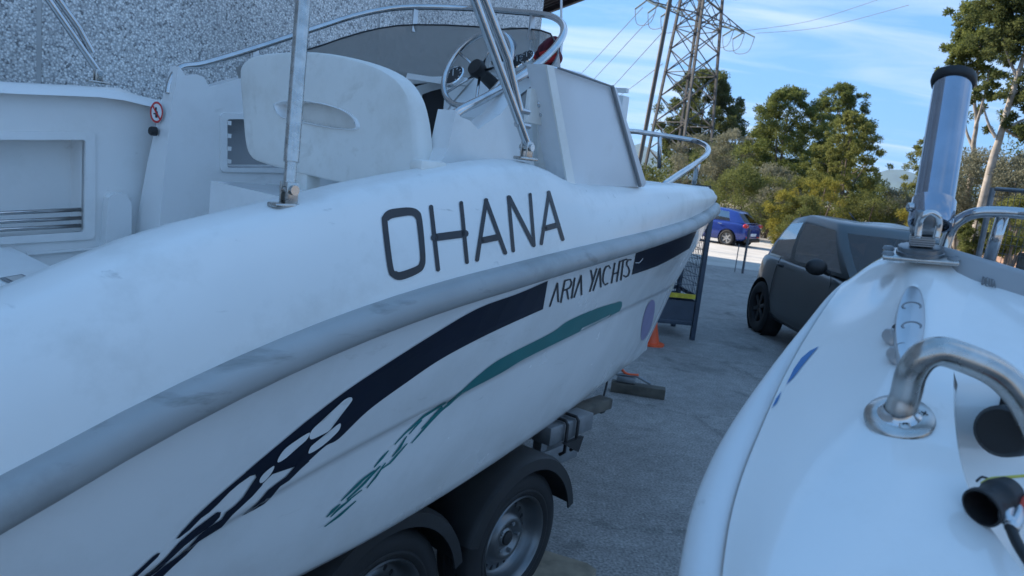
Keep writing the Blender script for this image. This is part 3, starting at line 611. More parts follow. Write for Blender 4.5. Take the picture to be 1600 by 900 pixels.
# --- speaker recess on the inner face of the port wing
LW = -.70
def on_w(u, v, d=0): return at_l(u, v, LW) + NN * d
op = [(353, 186), (470, 186), (470, 262), (353, 262)]
cm = MB(); cm.prism([on_w(u, v, .03) for u, v in rrect(op, 4)], -NN * .14); cut(pw, cm, True)
fo, fi = rrect([(343, 177), (480, 177), (480, 271), (343, 268)], 7), rrect(op, 4)
mb = MB(); mb.grid([[on_w(u, v, d) for u, v in pts] for pts, d in ((fo, 0), (fo, .010), (fi, .012), (fi, -.01))], close_v=True); mb.build('hatch_frame', M['gel'], boat, 30)
mb = MB(); mb.tube([on_w(358, 222, -.095), on_w(362, 222, -.06)], .008, 8); mb.build('cable_clip', M['black'], boat)
for k in range(4):
    mb = MB(); mb.box(on_w(356, 192 + k * 20, .0), HD * .016, NN * .03, (0, 0, .018)); mb.build('clip_tab', M['gel_in'], boat)
mb = MB(); mb.prism([on_w(u, v, -.112) for u, v in [(355, 188), (468, 188), (468, 260), (355, 260)]], NN * .004); mb.build('recess_shade_panel', M['grey_in'], boat)  # grey panel paints the recess darker, in place of its shade

# --- bench backrest
SS = -4.19
seat_px = [(371, 118), (374, 100), (388, 88), (410, 83), (445, 80), (490, 80), (540, 88), (585, 102), (618, 121), (638, 148), (648, 180), (653, 215), (655, 262), (654, 285), (640, 290), (600, 292), (555, 291), (500, 280), (440, 265), (400, 253), (386, 243), (379, 220), (375, 170)]
sp = [at_s(u, v, SS) for u, v in seat_px]; sp = catmull(sp, 3, True)
cen = sum(sp, Vector()) / len(sp)
rows = []
for d, k in ((.0, .0), (.0, .55), (0, .93), (.004, .97), (.014, .992), (.03, 1.0), (.058, 1.0), (.072, .97), (.078, .9), (.078, .5), (.078, 0)): rows.append([cen + (p - cen) * max(k, .001) + HD * d for p in sp])
mb = MB(); mb.grid(rows, close_v=True); backrest = mb.build('bench_backrest', M['gel_old'], boat, 60)
hole = [(431, 166), (438, 160), (455, 157), (480, 158), (512, 164), (540, 174), (556, 187), (559, 199), (550, 202), (520, 200), (490, 195), (460, 188), (440, 182)]
hp = catmull([at_s(u, v, SS) for u, v in hole], 3, True); hc = sum(hp, Vector()) / len(hp)
cm = MB(); cm.prism([p - HD * .05 for p in hp], HD * .10); cut(backrest, cm)
mb = MB(); mb.grid([[hc + (p - hc) * k + HD * d for p in hp] for k, d in ((1.05, .001), (1.03, -.007), (.98, -.008), (.95, .0), (.9, .042))], close_v=True); rg = mb.build('handle_recess_rim', M['gel'], backrest, 60)
mb = MB(); mb.ball(at_s(555, 191, SS + .01), .005); mb.build('rim_screw', M['steel'], rg, 180)
# seat base box and post
p0, p1, p2 = at_s(373, 285, -4.35), at_s(475, 306, -4.35), at_s(362, 345, -4.35)
mb = MB(); mb.prism([bw(-4.45, slz(p0)[1], slz(p0)[2]), bw(-4.45, .84, slz(p0)[2] - .02), bw(-4.45, .84, 1.0), bw(-4.45, slz(p0)[1] - .02, 1.0)], HD * .35); mb.build('seat_base', M['gel'], boat)
mb = MB(); mb.box(at_s(480, 290, -4.15), HD * .06, NN * .07, (0, 0, .14), .008); mb.build('backrest_post', M['gel_old'], boat)
# hinge pad on the gunwale
p = at_l(668, 272, .92); 
mb = MB(); mb.prism([p + HD * (.10 * cos(2 * pi * k / 20)) + NN * (.045 * sin(2 * pi * k / 20)) - Vector((0, 0, .012 - .014 * cos(2 * pi * k / 20))) for k in range(20)], (0, 0, .014)); pad = mb.build('hinge_pad', M['gel_old'], boat)
mb = MB(); mb.box(p + Vector((0, 0, .022)) - HD * .0, HD * .10, NN * .05, (0, 0, .03), .01); mb.build('hinge_block', M['gel_old'], pad)
# aft hatch at lower left
ha, hb = at_z(-40, 365, 1.30), at_z(112, 441, 1.30); hdv = (hb - ha).normalized(); hn = Vector((hdv.y, -hdv.x, 0))
if (hn.dot(-HD)) < 0: hn = -hn
mb = MB(); mb.prism([ha, hb, hb + hn * .7, ha + hn * .7], (0, 0, -.04)); lid = mb.build('locker_lid', M['gel_in'], boat)
mb = MB(); mb.prism([ha - hn * .05 - Vector((0, 0, .012)), hb - hn * .05 - Vector((0, 0, .012)), hb - hn * .012 - Vector((0, 0, .012)), ha - hn * .012 - Vector((0, 0, .012))], (0, 0, -.3)); mb.build('locker_surround', M['gel_in'], boat)
q = [at_z(u, v, 1.302) for u, v in [(0, 436), (34, 430), (58, 440), (24, 447)]]
mb = MB(); mb.prism(q, (0, 0, .004)); la = mb.build('lid_latch', M['grey_trim'], lid, 0)
qc = sum(q, Vector()) / 4; mb = MB(); mb.prism([qc + (x - qc) * .72 + Vector((0, 0, .005)) for x in q], (0, 0, .001)); mb.build('latch_plate', M['chrome'], la, 0)

# --- bimini frame: hinged steel tubes
def hinge(p, axis, parent, s=1.0):
    mb = MB(); mb.box(p + Vector((0, 0, .006)), HD * .085 * s, NN * .034 * s, (0, 0, .010), .003); h = mb.build('deck_hinge', M['steel_worn'], parent)
    for sg in (-1, 1): mb = MB(); mb.box(p + NN * .011 * sg * s + Vector((0, 0, .032)), HD * .030 * s, NN * .006 * s, (0, 0, .05), .002); mb.build('hinge_ear', M['steel_worn'], h)
    mb = MB(); mb.tube([p + NN * -.022 * s + Vector((0, 0, .040)), p + NN * .022 * s + Vector((0, 0, .040))], .011 * s, 12); mb.build('hinge_pin', M['steel'], h, 40)
    return h
bim = thing('bimini_frame', 'bare stainless steel bimini frame tubes hinged to the gunwales of the white boat', 'awning frame', at_l(450, 326, .96))
b1 = at_l(450, 325, .96); e1 = at_l(474, 0, .90); d1 = (e1 - b1)
mb = MB(); mb.tube([b1 + Vector((0, 0, .045)), b1 + Vector((0, 0, .045)) + d1 * .13], .0135, 12); mb.build('tube_end', M['steel_worn'], bim, 40)
mb = MB(); mb.tube([b1 + Vector((0, 0, .045)) + d1 * .12, b1 + d1 * 1.75], .0165, 14); mb.build('support_tube', M['steel_worn'], bim, 40)
hinge(b1, HD, bim)
b2 = at_l(821, 251, .95); e2 = at_l(733, 0, .93); f2 = at_l(757, 0, .93); g2 = at_l(812, 172, .945); d2 = e2 - b2
b3 = at_l(153, 127, -.93); e3 = at_l(68, 0, -.93); f3 = at_l(92, 0, -.93); g3 = at_l(144, 82, -.93)
zt = 3.05
def ext(a, b, z): t = (z - a.z) / (b.z - a.z); return a + (b - a) * t
t2, t3 = ext(b2, e2, zt), ext(b3, e3, zt)
m2 = [b2 + Vector((0, 0, .05)), ext(b2, e2, zt - .2), t2 - NN * .12, (t2 + t3) / 2 + Vector((0, 0, .06)), t3 + NN * .12, ext(b3, e3, zt - .2), b3 + Vector((0, 0, .04))]
mb = MB(); mb.tube(m2[:2], .0135, 12); mb.tube(catmull(m2[1:6], 8), .0135, 12); mb.tube(m2[5:], .0135, 12); mb.build('main_hoop', M['steel'], bim, 40)
k2, k3 = at_l(793, 92, .94), at_l(122, 42, -.93)
u2, u3 = k2 + (f2 - k2) * 2.0, k3 + (f3 - k3) * 2.0
mb = MB(); mb.tube([g2, k2, f2, u2], .0135, 12); mb.tube([g3, k3, f3, u3], .0135, 12); mb.tube(catmull([u2, u2 - NN * .15 + Vector((0, 0, .12)), u3 + NN * .15 + Vector((0, 0, .12)), u3], 6), .0135, 12); mb.build('second_hoop', M['steel'], bim, 40)
for a, b in ((g2, 8), (at_l(813, 195, .945), 8)):
    mb = MB(); mb.tube([a - HD * .02, a + HD * .05 - NN * .005], .009, 8); mb.build('hoop_clamp', M['alu'], bim)
hinge(b2, HD, bim); hinge(b3 - Vector((0, 0, .01)), HD, bim)
mb = MB(); mb.tube([at_s(877, 60, -2.6), at_s(877, -80, -2.6)], .006, 8); an = mb.build('whip_antenna', M['white_v'], boat, 180)
mb = MB(); pa = at_s(877, 62, -2.6); mb.tube([pa, Vector((pa.x, pa.y, 2.0))], .011, 8); mb.build('antenna_base', M['white_v'], an, 180)

# --- things lying on the boat
pan = [at_l(u, v, .74) for u, v in [(868, 103), (905, 113), (948, 133), (966, 140), (1008, 288), (884, 292)]]
PT = -NN * .10
pp = [(853, 100), (905, 112), (930, 123), (962, 136), (1010, 288), (1006, 293), (886, 293)]
P_ = []
for u, v in pp: P_.append(at_l(u, v, .90))
cP = sum(P_, Vector()) / len(P_)
rows = [[cP + (p - cP) * k + NN * d for p in P_] for k, d in ((.0, .010), (.5, .010), (.96, .006), (.99, 0), (1, -.014), (1, -.07), (.99, -.08), (0, -.08))]
mb = MB(); mb.grid(rows, close_v=True)
panel = mb.build('padded_panel', M['vinyl_panel'], None, 40)
tag(panel, 'tall white padded vinyl panel leaning upright on the foredeck beside the windscreen', 'panel')
def strip(pa, pb, w, name, m, par):
    a, b = at_l(*pa), at_l(*pb); t = (b - a).normalized(); mb = MB(); mb.box((a + b) / 2 + NN * .006, b - a, t.cross(NN).normalized() * w, NN * .012, .003); return mb.build(name, m, par)
strip((954, 134, .912), (998, 291, .912), .013, 'grey_edge_strip', M['grey_trim'], panel)
mb = MB(); mb.prism([at_l(u, v, .905) for u, v in [(851, 101), (862, 103), (897, 292), (885, 292)]], NN * .008); mb.build('stained_edge', M['gel_old'], panel)
strip((870, 106, .914), (956, 136, .914), .006, 'piping', M['grey_trim'], panel)
# white junction plate with two screws
mb = MB(); c = at_l(843, 169, .83); mb.box(c, HD * .14, NN * .02, (0, 0, .11), .006); jp = mb.build('bracket_plate', M['gel_old'], boat)
for u, v in ((843, 163), (846, 178)): mb = MB(); mb.lathe([(0, .008), (.009, .006), (.012, 0)], at_l(u, v, .841), NN, 14); mb.build('screw', M['steel'], jp)
mb = MB(); mb.prism([at_l(u, v, .60) for u, v in [(838, 190), (880, 190), (890, 285), (842, 285)]], -NN * .02); mb.build('side_moulding', M['gel_old'], boat)
mb = MB(); 
for q in ([(850, 206), (852, 214), (856, 210), (857, 216), (861, 214)], [(855, 228), (866, 210)]): mb.tube([at_l(u, v, .603) for u, v in q], .0022, 5)
mb.build('scribbled_mark', M['letter'], boat, 0)
# red cloth bag on the dash
cb = at_s(855, 95, -2.99)
bag_px = [(826, 122), (832, 105), (838, 85), (850, 68), (862, 57), (870, 58), (872, 66), (873, 85), (871, 102), (850, 118)]
P_ = catmull([at_s(u, v, -3.0) for u, v in bag_px], 4, True); cP = sum(P_, Vector()) / len(P_)
rows = [[cP + (p - cP) * k + HD * d + NN * (.008 * sin(9 * k + 5 * math.atan2(p.z - cP.z, (p - cP).dot(NN)))) for p in P_] for k, d in ((.0, -.05), (.4, -.048), (.75, -.03), (.95, -.01), (1, .0), (.9, .03), (.5, .05), (0, .05))]
mb = MB(); mb.grid(rows, close_v=True); bag = mb.build('cloth_bag', M['red_cloth'], None, 180); tag(bag, 'dark red cloth bag propped on the dash inside the windscreen', 'bag')
mb = MB(); mb.prism([at_s(u, v, -3.055) for u, v in [(842, 82), (866, 74), (868, 92), (848, 100)]], HD * .02); mb.build('bright_patch', M['red_bright'], bag, 0)
mb = MB(); mb.prism([at_s(u, v, -3.06) for u, v in [(834, 104), (842, 101), (841, 116), (834, 121)]], HD * .02); mb.build('blue_patch', M['lblue'], bag, 0)
# small pop-up cleats
def cleat(p, name='mooring_cleat'):
    mb = MB(); mb.box(p + Vector((0, 0, .008)), HD * .12, NN * .045, (0, 0, .016), .005); c = mb.build(name, M['alu'], boat)
    mb = MB(); mb.tube([p + Vector((0, 0, .055)) - HD * .07, p + Vector((0, 0, .06)), p + Vector((0, 0, .055)) + HD * .07], .010, 8); 
    mb.build('horn', M['alu'], c, 180)
    for q in (-.025, .025): mb = MB(); mb.tube([p + HD * q, p + HD * q + Vector((0, 0, .055))], .011, 8); mb.build('cleat_stem', M['alu'], c, 180)
pc = at_b(985, 291, lambda s: bG(s) - .06); cleat(bw(*pc))
# pulpit rail
pu = [(1036, 290, .42), (1062, 272, .36), (1085, 257, .30), (1100, 246, .22), (1107, 236, .12), (1102, 227, .02), (1085, 220, -.14), (1050, 214, -.28), (1010, 208, -.40), (985, 205, -.46)]
pq = [at_l(*q) for q in pu]; pq += [pq[-1] - HD * .5 - NN * .06 - Vector((0, 0, .05)), pq[-1] - HD * .9 - NN * .1 - Vector((0, 0, .5))]
mb = MB(); mb.tube(pq, .019, 12, smooth=5); pul = mb.build('pulpit_rail', M['steel'], boat, 180)
for a, b in (((1092, 250, .24), (1084, 287, .2)), ((1031, 212, -.34), (1030, 262, -.36))):
    mb = MB(); mb.tube([at_l(*a), at_l(*b)], .017, 10); mb.build('stanchion', M['steel'], pul, 180)

# --- lettering and stripes laid on the hull skin
def bvh_of(objs):
    V, Fc = [], []
    for o in objs:
        off = Vector((0, 0, 0)); q = o
        while q: off += q.location; q = q.parent
        b = len(V); V += [v.co + off for v in o.data.vertices]; Fc += [tuple(b + i for i in p.vertices) for p in o.data.polygons]
    return BVHTree.FromPolygons(V, Fc)
skin = bvh_of([hull, gun])
def onskin(u, v, h=.0018):
    r = ray(u, v).normalized(); loc, nrm, _, _ = skin.ray_cast(EYE, r)
    if loc is None: return EYE + r * 2
    if nrm.dot(r) > 0: nrm = -nrm
    return loc + nrm * h
def dens(pl, n):
    P = [Vector((*p, 0)) for p in pl]; d = [0]
    for a, b in zip(P, P[1:]): d.append(d[-1] + (b - a).length)
    return [tuple(np.interp(t, d, [p[i] for p in P]) for i in (0, 1)) for t in np.linspace(0, d[-1], n)]
def smooth2(pl, n=5, closed=False): return [(p.x, p.y) for p in catmull([(*p, 0) for p in pl], n, closed)]
def band(mb, up, lo, n=60, h=.0018, m=6):
    a, b = dens(smooth2(up), n), dens(smooth2(lo), n)
    mb.grid([[onskin(p[0] * (1 - k / m) + q[0] * k / m, p[1] * (1 - k / m) + q[1] * k / m, h) for p, q in zip(a, b)] for k in range(m + 1)])
def blob(mb, pl, h=.0018, sm=True):
    P = smooth2(pl, 4, True) if sm else pl; c = (sum(p[0] for p in P) / len(P), sum(p[1] for p in P) / len(P))
    bm = bmesh.new(); vs = [bm.verts.new((p[0], p[1], 0)) for p in P]; bm.faces.new(vs); bmesh.ops.triangulate(bm, faces=bm.faces[:], ngon_method='EAR_CLIP')
    for _ in range(5):
        le = [e for e in bm.edges if e.calc_length() > 9]
        if not le: break
        bmesh.ops.subdivide_edges(bm, edges=le, cuts=1); bmesh.ops.triangulate(bm, faces=[f for f in bm.faces if len(f.verts) > 3])
    bm.verts.index_update()
    mb.add([onskin(v.co.x, v.co.y, h) for v in bm.verts], [tuple(v.index for v in f.verts) for f in bm.faces]); bm.free()
def stroke(mb, pl, w, h=.0018, closed=False, sm=0, step=5.0):
    P = smooth2(pl, sm, closed) if sm else list(pl)
    if closed: P = P + [P[0], P[1]]
    ln = sum(math.hypot(b[0] - a[0], b[1] - a[1]) for a, b in zip(P, P[1:])); n = max(3, int(ln / step)) if not closed else len(P)
    W = w if isinstance(w, (list, tuple)) else [w]
    Q = dens(P, n) if not closed else P; rows = [[], [], []]
    for i, p in enumerate(Q):
        a, b = Q[max(i - 1, 0)], Q[min(i + 1, len(Q) - 1)]; dx, dy = b[0] - a[0], b[1] - a[1]; l = math.hypot(dx, dy) or 1
        wi = float(np.interp(i / (len(Q) - 1), np.linspace(0, 1, len(W)), W)) / 2 if len(W) > 1 else W[0] / 2
        for k, sg in enumerate((-1, 0, 1)): rows[k].append(onskin(p[0] - dy / l * wi * sg, p[1] + dx / l * wi * sg, h))
    mb.grid(rows)
    if not closed:
        for e, wi in ((Q[0], W[0] / 2), (Q[-1], W[-1] / 2)):
            if wi > .8: blob(mb, [(e[0] + wi * cos(2 * pi * k / 10), e[1] + wi * sin(2 * pi * k / 10)) for k in range(10)], h, False)
def c3(*pl): return [(560 + x / 3.2136, 240 + y / 3.2136) for x, y in pl]
def c4(*pl): return [(180 + x / 2.813, 580 + y / 2.813) for x, y in pl]
def c5(*pl): return [(480 + x / 2.648, 560 + y / 2.648) for x, y in pl]
def c6(*pl): return [(880 + x / 2.5, 320 + y / 2.5) for x, y in pl]
def c7(*pl): return [(960 + x / 4.5, 260 + y / 4.5) for x, y in pl]
# O H A N A
mb = MB(); o_out = c3((117, 355), (121, 312), (150, 285), (200, 275), (262, 272), (300, 288), (318, 330), (334, 500), (330, 565), (300, 600), (215, 634), (170, 622), (145, 575)); o_in = c3((146, 358), (150, 338), (168, 326), (205, 318), (262, 312), (284, 325), (292, 355), (307, 500), (305, 545), (288, 565), (215, 592), (190, 590), (172, 565))
a, b = smooth2(o_out, 5, True), smooth2(o_in, 5, True); mb.grid([[onskin(*p) for p in a], [onskin(*p) for p in b]], close_v=True); mb.build('letter_o', M['letter'], boat, 0)
def letter(name, *st):
    mb = MB()
    for k, (pl, w) in enumerate(st): stroke(mb, c3(*pl), w / 3.2136, .0018 + .0003 * k)
    return mb.build(name, M['letter'], boat, 0)
letter('letter_h', (((363, 268), (398, 582)), 21), (((514, 248), (543, 545)), 19), (((380, 422), (532, 402)), 38))
letter('letter_a', (((640, 234), (594, 533)), 20), (((638, 234), (735, 498)), 20), (((614, 437), (700, 419)), 32))
letter('letter_n', (((752, 218), (776, 488)), 17), (((755, 220), (878, 460)), 20), (((860, 205), (880, 460)), 15))
letter('letter_a', (((955, 195), (917, 452)), 16), (((953, 195), (1024, 430)), 18), (((932, 376), (998, 358)), 28))
mb = MB(); kk = [0]
def st3(*pl): stroke(mb, c3(*pl), 2.3, .0018 + .0002 * (kk[0] % 3), step=4); kk[0] += 1
st3((960, 765), (998, 650)); st3((998, 650), (1002, 742)); st3((1015, 745), (1035, 638)); st3((1035, 638), (1062, 629), (1069, 643), (1066, 662), (1056, 677), (1032, 685)); st3((1045, 683), (1053, 728)); st3((1069, 724), (1085, 624))
st3((1082, 720), (1117, 612)); st3((1117, 612), (1119, 706)); st3((1166, 586), (1176, 640)); st3((1196, 578), (1176, 640), (1161, 690)); st3((1178, 686), (1212, 576)); st3((1212, 576), (1216, 668))
st3((1263, 574), (1258, 562), (1247, 562), (1234, 582), (1227, 615), (1227, 645), (1236, 660), (1250, 650)); st3((1270, 648), (1286, 550)); st3((1296, 640), (1311, 541)); st3((1278, 604), (1304, 596)); st3((1312, 541), (1346, 529)); st3((1329, 535), (1317, 633)); st3((1367, 532), (1356, 530), (1347, 543), (1346, 560), (1358, 576), (1361, 592), (1353, 612), (1340, 620), (1331, 612))
mb.build('builder_lettering', M['letter'], boat, 0)
# navy sweep with flame-shaped gaps
def c8(*pl): return [(172 + x / 2.7955, 578 + y / 2.7955) for x, y in pl]
mb = MB()
band(mb, c3((949, 638), (800, 702), (600, 776), (385, 900)) + c4((1140, 0), (1000, 95), (850, 210)) + c8((775, 290), (652, 393)), c3((925, 780), (660, 900)) + c5((555, 0), (400, 105), (250, 215), (130, 330)) + c8((940, 330), (862, 400)), 80)
blob(mb, c8((654, 391), (590, 445), (602, 464), (632, 455), (640, 476), (600, 530), (620, 545), (660, 500), (710, 450), (770, 410), (832, 372), (864, 400)), .0021, False)
blob(mb, c8((598, 440), (520, 505), (440, 575), (370, 640), (310, 705), (286, 735), (300, 731), (345, 696), (395, 645), (430, 620), (470, 582), (520, 530), (560, 496), (606, 464)), .0024, False)
blob(mb, c8((636, 466), (610, 505), (580, 552), (545, 588), (505, 618), (485, 650), (460, 665), (420, 690), (385, 720), (340, 775), (290, 815), (235, 852), (165, 912), (215, 912), (270, 858), (330, 805), (385, 746), (440, 712), (485, 684), (530, 632), (575, 590), (620, 548), (664, 498)), .0027, False)
blob(mb, c8((836, 368), (800, 425), (765, 465), (730, 490), (690, 520), (640, 580), (600, 615), (572, 635), (620, 612), (670, 583), (700, 555), (740, 506), (780, 480), (830, 430), (868, 396)), .0027, False)
blob(mb, c8((482, 618), (465, 618), (430, 645), (370, 690), (300, 750), (240, 818), (190, 868), (125, 916), (150, 916), (205, 876), (258, 826), (320, 768), (390, 712), (450, 668), (476, 640)), .0024, False)
blob(mb, c8((217, 796), (205, 798), (185, 812), (140, 855), (75, 915), (98, 915), (160, 858), (206, 814)), .0024, False)
mb.build('navy_stripe', M['navy'], boat, 0)
mb = MB()
for pl in ([(1030, 111), (1037, 125), (1010, 160), (962, 215), (940, 255), (900, 278), (858, 296), (851, 275), (872, 243), (920, 208), (960, 165), (1000, 125)], [(985, 226), (980, 255), (938, 298), (893, 334), (850, 358), (848, 344), (866, 318), (920, 290), (952, 250)],
           [(850, 266), (835, 300), (790, 335), (750, 375), (713, 397), (713, 380), (740, 340), (790, 302)],
           [(694, 412), (685, 440), (655, 477), (634, 487), (632, 470), (655, 440)]): blob(mb, c4(*pl), .0036)
mb.build('stripe_cutouts', M['gel'], boat, 0)
mb = MB(); band(mb, c7((150, 608), (360, 535), (576, 454)), c7((122, 760), (320, 690), (528, 574)), 20); mb.build('navy_bow_stripe', M['navy'], boat, 0)
mb = MB(); stroke(mb, c7((142, 675), (158, 688), (195, 645)), 1.0, .004); mb.build('scratch', M['white_v'], boat, 0)
mb = MB(); band(mb, c3((1315, 742), (1200, 775), (1050, 840), (965, 900)) + c5((800, 0), (700, 75), (640, 130), (575, 185)), c3((1300, 795), (1200, 850), (1105, 895)) + c5((900, 0), (800, 60), (650, 140), (585, 195)), 50)
blob(mb, c3((1295, 748), (1312, 740), (1322, 744), (1322, 762), (1310, 790), (1292, 800)), .0020, False)
mb.build('teal_stripe', M['teal'], boat, 0)
mb = MB()
for i, (pl, w) in enumerate([(((585, 188), (555, 212), (500, 270), (430, 350)), (5, 4, 4, 2)), (((570, 182), (480, 238), (400, 312), (360, 355)), (4, 5, 4, 2)), (((555, 200), (500, 262), (470, 290)), (4, 5, 2)), (((470, 255), (420, 312)), (4, 2)), (((410, 320), (380, 370), (350, 405)), (2, 5, 2)), (((412, 350), (340, 432), (300, 460)), (2, 4, 2)), (((335, 380), (300, 420), (275, 450)), (2, 5, 2)),
        (((322, 430), (285, 485), (245, 535)), (2, 4, 2)), (((275, 463), (230, 498), (138, 588)), (3, 6, 2)), (((300, 445), (225, 525), (165, 580)), (3, 5, 3)), (((225, 542), (165, 588)), (2, 3)), (((135, 600), (110, 622), (78, 655)), (2, 6, 2)), (((180, 580), (130, 620), (95, 655)), (2, 5, 2)), (((200, 588), (130, 650), (70, 695)), (2, 5, 2))]): stroke(mb, c5(*pl), [x * .72 for x in w], .0019 + .0003 * (i % 3), step=4)
mb.build('teal_flakes', M['teal'], boat, 0)
mb = MB(); blob(mb, c6((345, 372), (357, 383), (352, 440), (334, 498), (314, 527), (303, 517), (308, 460), (325, 398))); mb.build('mauve_patch', M['mauve'], boat, 0)
# ------------------------------------------------------------------ boat trailer
trl = thing('boat_trailer', 'tandem axle boat trailer with black mudguards under the lettered white boat', 'trailer', bw(-3.6, 0, 0))
mb = MB()
for sg in (-1, 1): mb.box(bw(-4.2, sg * .46, .42), HD * 3.2, NN * .06, (0, 0, .10), .006)
for s_ in (-5.7, -4.6, -2.9): mb.box(bw(s_, 0, .345), HD * .06, NN * 1.0, (0, 0, .05), .005)
mb.build('frame', M['galv'], trl)
WR, WL = .295, .735
def make_wheel(c, name='wheel'):
    w = bpy.data.objects.new(name, None); COL.objects.link(w); w.parent = trl; w.location = c - trl.location; w.empty_display_size = .1
    mb = MB(); pr_ = [(.188, -.09), (.235, -.098), (.275, -.092), (.290, -.075), (.295, -.05)]
    pr_ += [(.295, -.035), (.288, -.033), (.288, -.025), (.295, -.023), (.295, -.004), (.288, -.003), (.288, .003), (.295, .004), (.295, .023), (.288, .025), (.288, .033), (.295, .035)]
    pr_ += [(.295, .05), (.290, .072), (.281, .084), (.262, .094), (.235, .098), (.222, .093), (.215, .096), (.198, .090), (.188, .078)]
    mb.lathe(pr_, (0, 0, 0), NN, 56); mb.build('tyre', M['rubber'], w, 40, local=True)
    mb = MB(); mb.lathe([(.186, .07), (.194, .086), (.190, .092), (.182, .086), (.176, .060), (.168, .040), (.160, .020), (.150, .012), (.122, .016), (.108, .030), (.094, .052), (.080, .058), (.066, .054), (.056, .040), (.040, .038), (.034, .044), (0, .044)], (0, 0, 0), NN, 48)
    rim = mb.build('rim', M['rim'], w, 50, local=True)
    x = HD; y = Vector((0, 0, 1)); sl0 = None
    for k in range(20):
        a = 2 * pi * k / 20; d = x * cos(a) + y * sin(a); t = -x * sin(a) + y * cos(a)
        mb = MB(); mb.box(NN * .0135 + d * .137, d * .022, t * .014, NN * .006, .003); mb.build('rim_slot', M['dark'], w, 40, local=True)
    mb = MB(); mb.lathe([(.030, .038), (.030, .052), (.024, .056), (.0, .056)], (0, 0, 0), NN, 20); mb.build('hub_cap', M['rubber'], w, 40, local=True)
    for k in range(5):
        a = 2 * pi * k / 5; d = x * cos(a) + y * sin(a); mb = MB(); mb.lathe([(.009, .040), (.009, .060), (.0, .062)], d * .062, NN, 6); mb.build('wheel_bolt', M['galv'], w, 40, local=True)
    return w
w1 = make_wheel(bw(-3.43, WL - .09, WR))
for s_, sg in ((-4.17, 1), (-3.43, -1), (-4.17, -1)):
    c = copy_tree(w1, trl); c.location = bw(s_, sg * (WL - .09), WR) - trl.location
    if sg < 0: c.rotation_euler = (0, 0, pi)
for sg in (1, -1):
    for s_ in (-3.43, -4.17):
        c = bw(s_, 0, WR); rows = []
        for k in range(25):
            a = radians(12 + k * 150 / 24); d = HD * cos(a) + Vector((0, 0, sin(a))); R_ = .365
            rows.append([c + NN * (sg * l) + d * r for l, r in ((.50, R_ - .03), (.50, R_), (.54, R_ + .012), (.75, R_ + .012), (.775, R_), (.78, R_ - .045), (.772, R_ - .045), (.765, R_ - .012), (.54, R_ - .0))])
        mb = MB(); mb.grid(rows); mb.build('mudguard', M['black_plastic'], trl, 50)
    mb = MB(); mb.box(bw(-3.8, sg * .62, .68), HD * .30, NN * .16, (0, 0, .02)); mb.build('mudguard_bridge', M['black_plastic'], trl)
for s_ in (-3.43, -4.17): mb = MB(); mb.tube([bw(s_, -.6, WR), bw(s_, .6, WR)], .03, 12); mb.build('axle', M['galv'], trl, 60)
# bolster bracket with U bolts ahead of the mudguard
qa, qb = at_l(868, 690, .66), at_l(926, 648, .66)
cx = (qa + qb) / 2; mb = MB(); mb.box(cx + NN * -.06 + Vector((0, 0, -.01)), HD * .36, NN * .10, (0, 0, .085), .006); mb.build('bolster_bracket', M['galv'], trl)
for ds in (-.07, .02):
    p = cx + HD * ds; mb = MB(); mb.tube([p + NN * -.10 + Vector((0, 0, .045)), p + NN * -.01 + Vector((0, 0, .045)), p + NN * .004 + Vector((0, 0, .03)), p + NN * .004 + Vector((0, 0, -.10)), p + NN * -.02 + Vector((0, 0, -.12))], .008, 8); mb.build('u_bolt', M['black_plastic'], trl, 60)
mb = MB(); mb.prism([cx + HD * -.1 + Vector((0, 0, -.05)), cx + HD * .06 + Vector((0, 0, -.05)), cx + HD * .03 + Vector((0, 0, -.12))], NN * .02); mb.build('bracket_gusset', M['black_plastic'], trl)
mb = MB(); mb.box(bw(-3.8, .50, .62), HD * .16, NN * .10, (0, 0, .10), .01); mb.build('lamp_box', M['galv'], trl)
for sg in (-1, 1): mb = MB(); mb.box(bw(-3.6, sg * .45, .60), HD * 2.6, NN * .09, (0, 0, .06), .01); mb.build('bunk', M['wood_dark'], trl)
for sg in (-1, 1):
    for s_ in (-4.6, -2.9): mb = MB(); mb.box(bw(s_, sg * .45, .52), HD * .05, NN * .05, (0, 0, .14)); mb.build('bunk_post', M['galv'], trl)
pk = [at_l(948, 600, .35), at_l(944, 616, .36), at_l(942, 628, .36)]
mb = MB(); mb.tube([pk[0] + Vector((0, 0, .12)), *pk], .006, 8, smooth=3); cb = mb.build('hanging_cable', M['black_plastic'], trl, 180)
mb = MB(); mb.box(pk[2] - Vector((0, 0, .03)), HD * .05, NN * .03, (0, 0, .07), .008); mb.build('cable_plug', M['black_plastic'], cb)
# timber block by the wheel and dark beam on the ground
def on_g(u, v, z): return at_z(u, v, z)
q = [on_g(846, 858, .085), on_g(918, 880, .085), on_g(932, 890, .085), on_g(905, 925, .085), on_g(826, 900, .085)]
mb = MB(); mb.prism(q, (0, 0, -.083)); tb = mb.build('timber_block', M['wood'], None); tag(tb, 'pale timber block lying on the asphalt beside the trailer wheel', 'timber block')
mb = MB(); c = on_g(905, 880, .05); mb.tube([c - NN * .0 , c + NN * .06], .05, 14); 
qa, qb = on_g(956, 594, .09), on_g(1040, 607, .09); d = (qb - qa).normalized(); sdv = Vector((d.y, -d.x, 0))
mb = MB(); mb.box((qa + qb) / 2 - Vector((0, 0, .045)), qb - qa, sdv * .11, (0, 0, .088), .006); bm_ = mb.build('timber_beam', M['wood_dark'], None); tag(bm_, 'dark weathered timber beam on the ground under the bow of the lettered boat', 'timber beam')
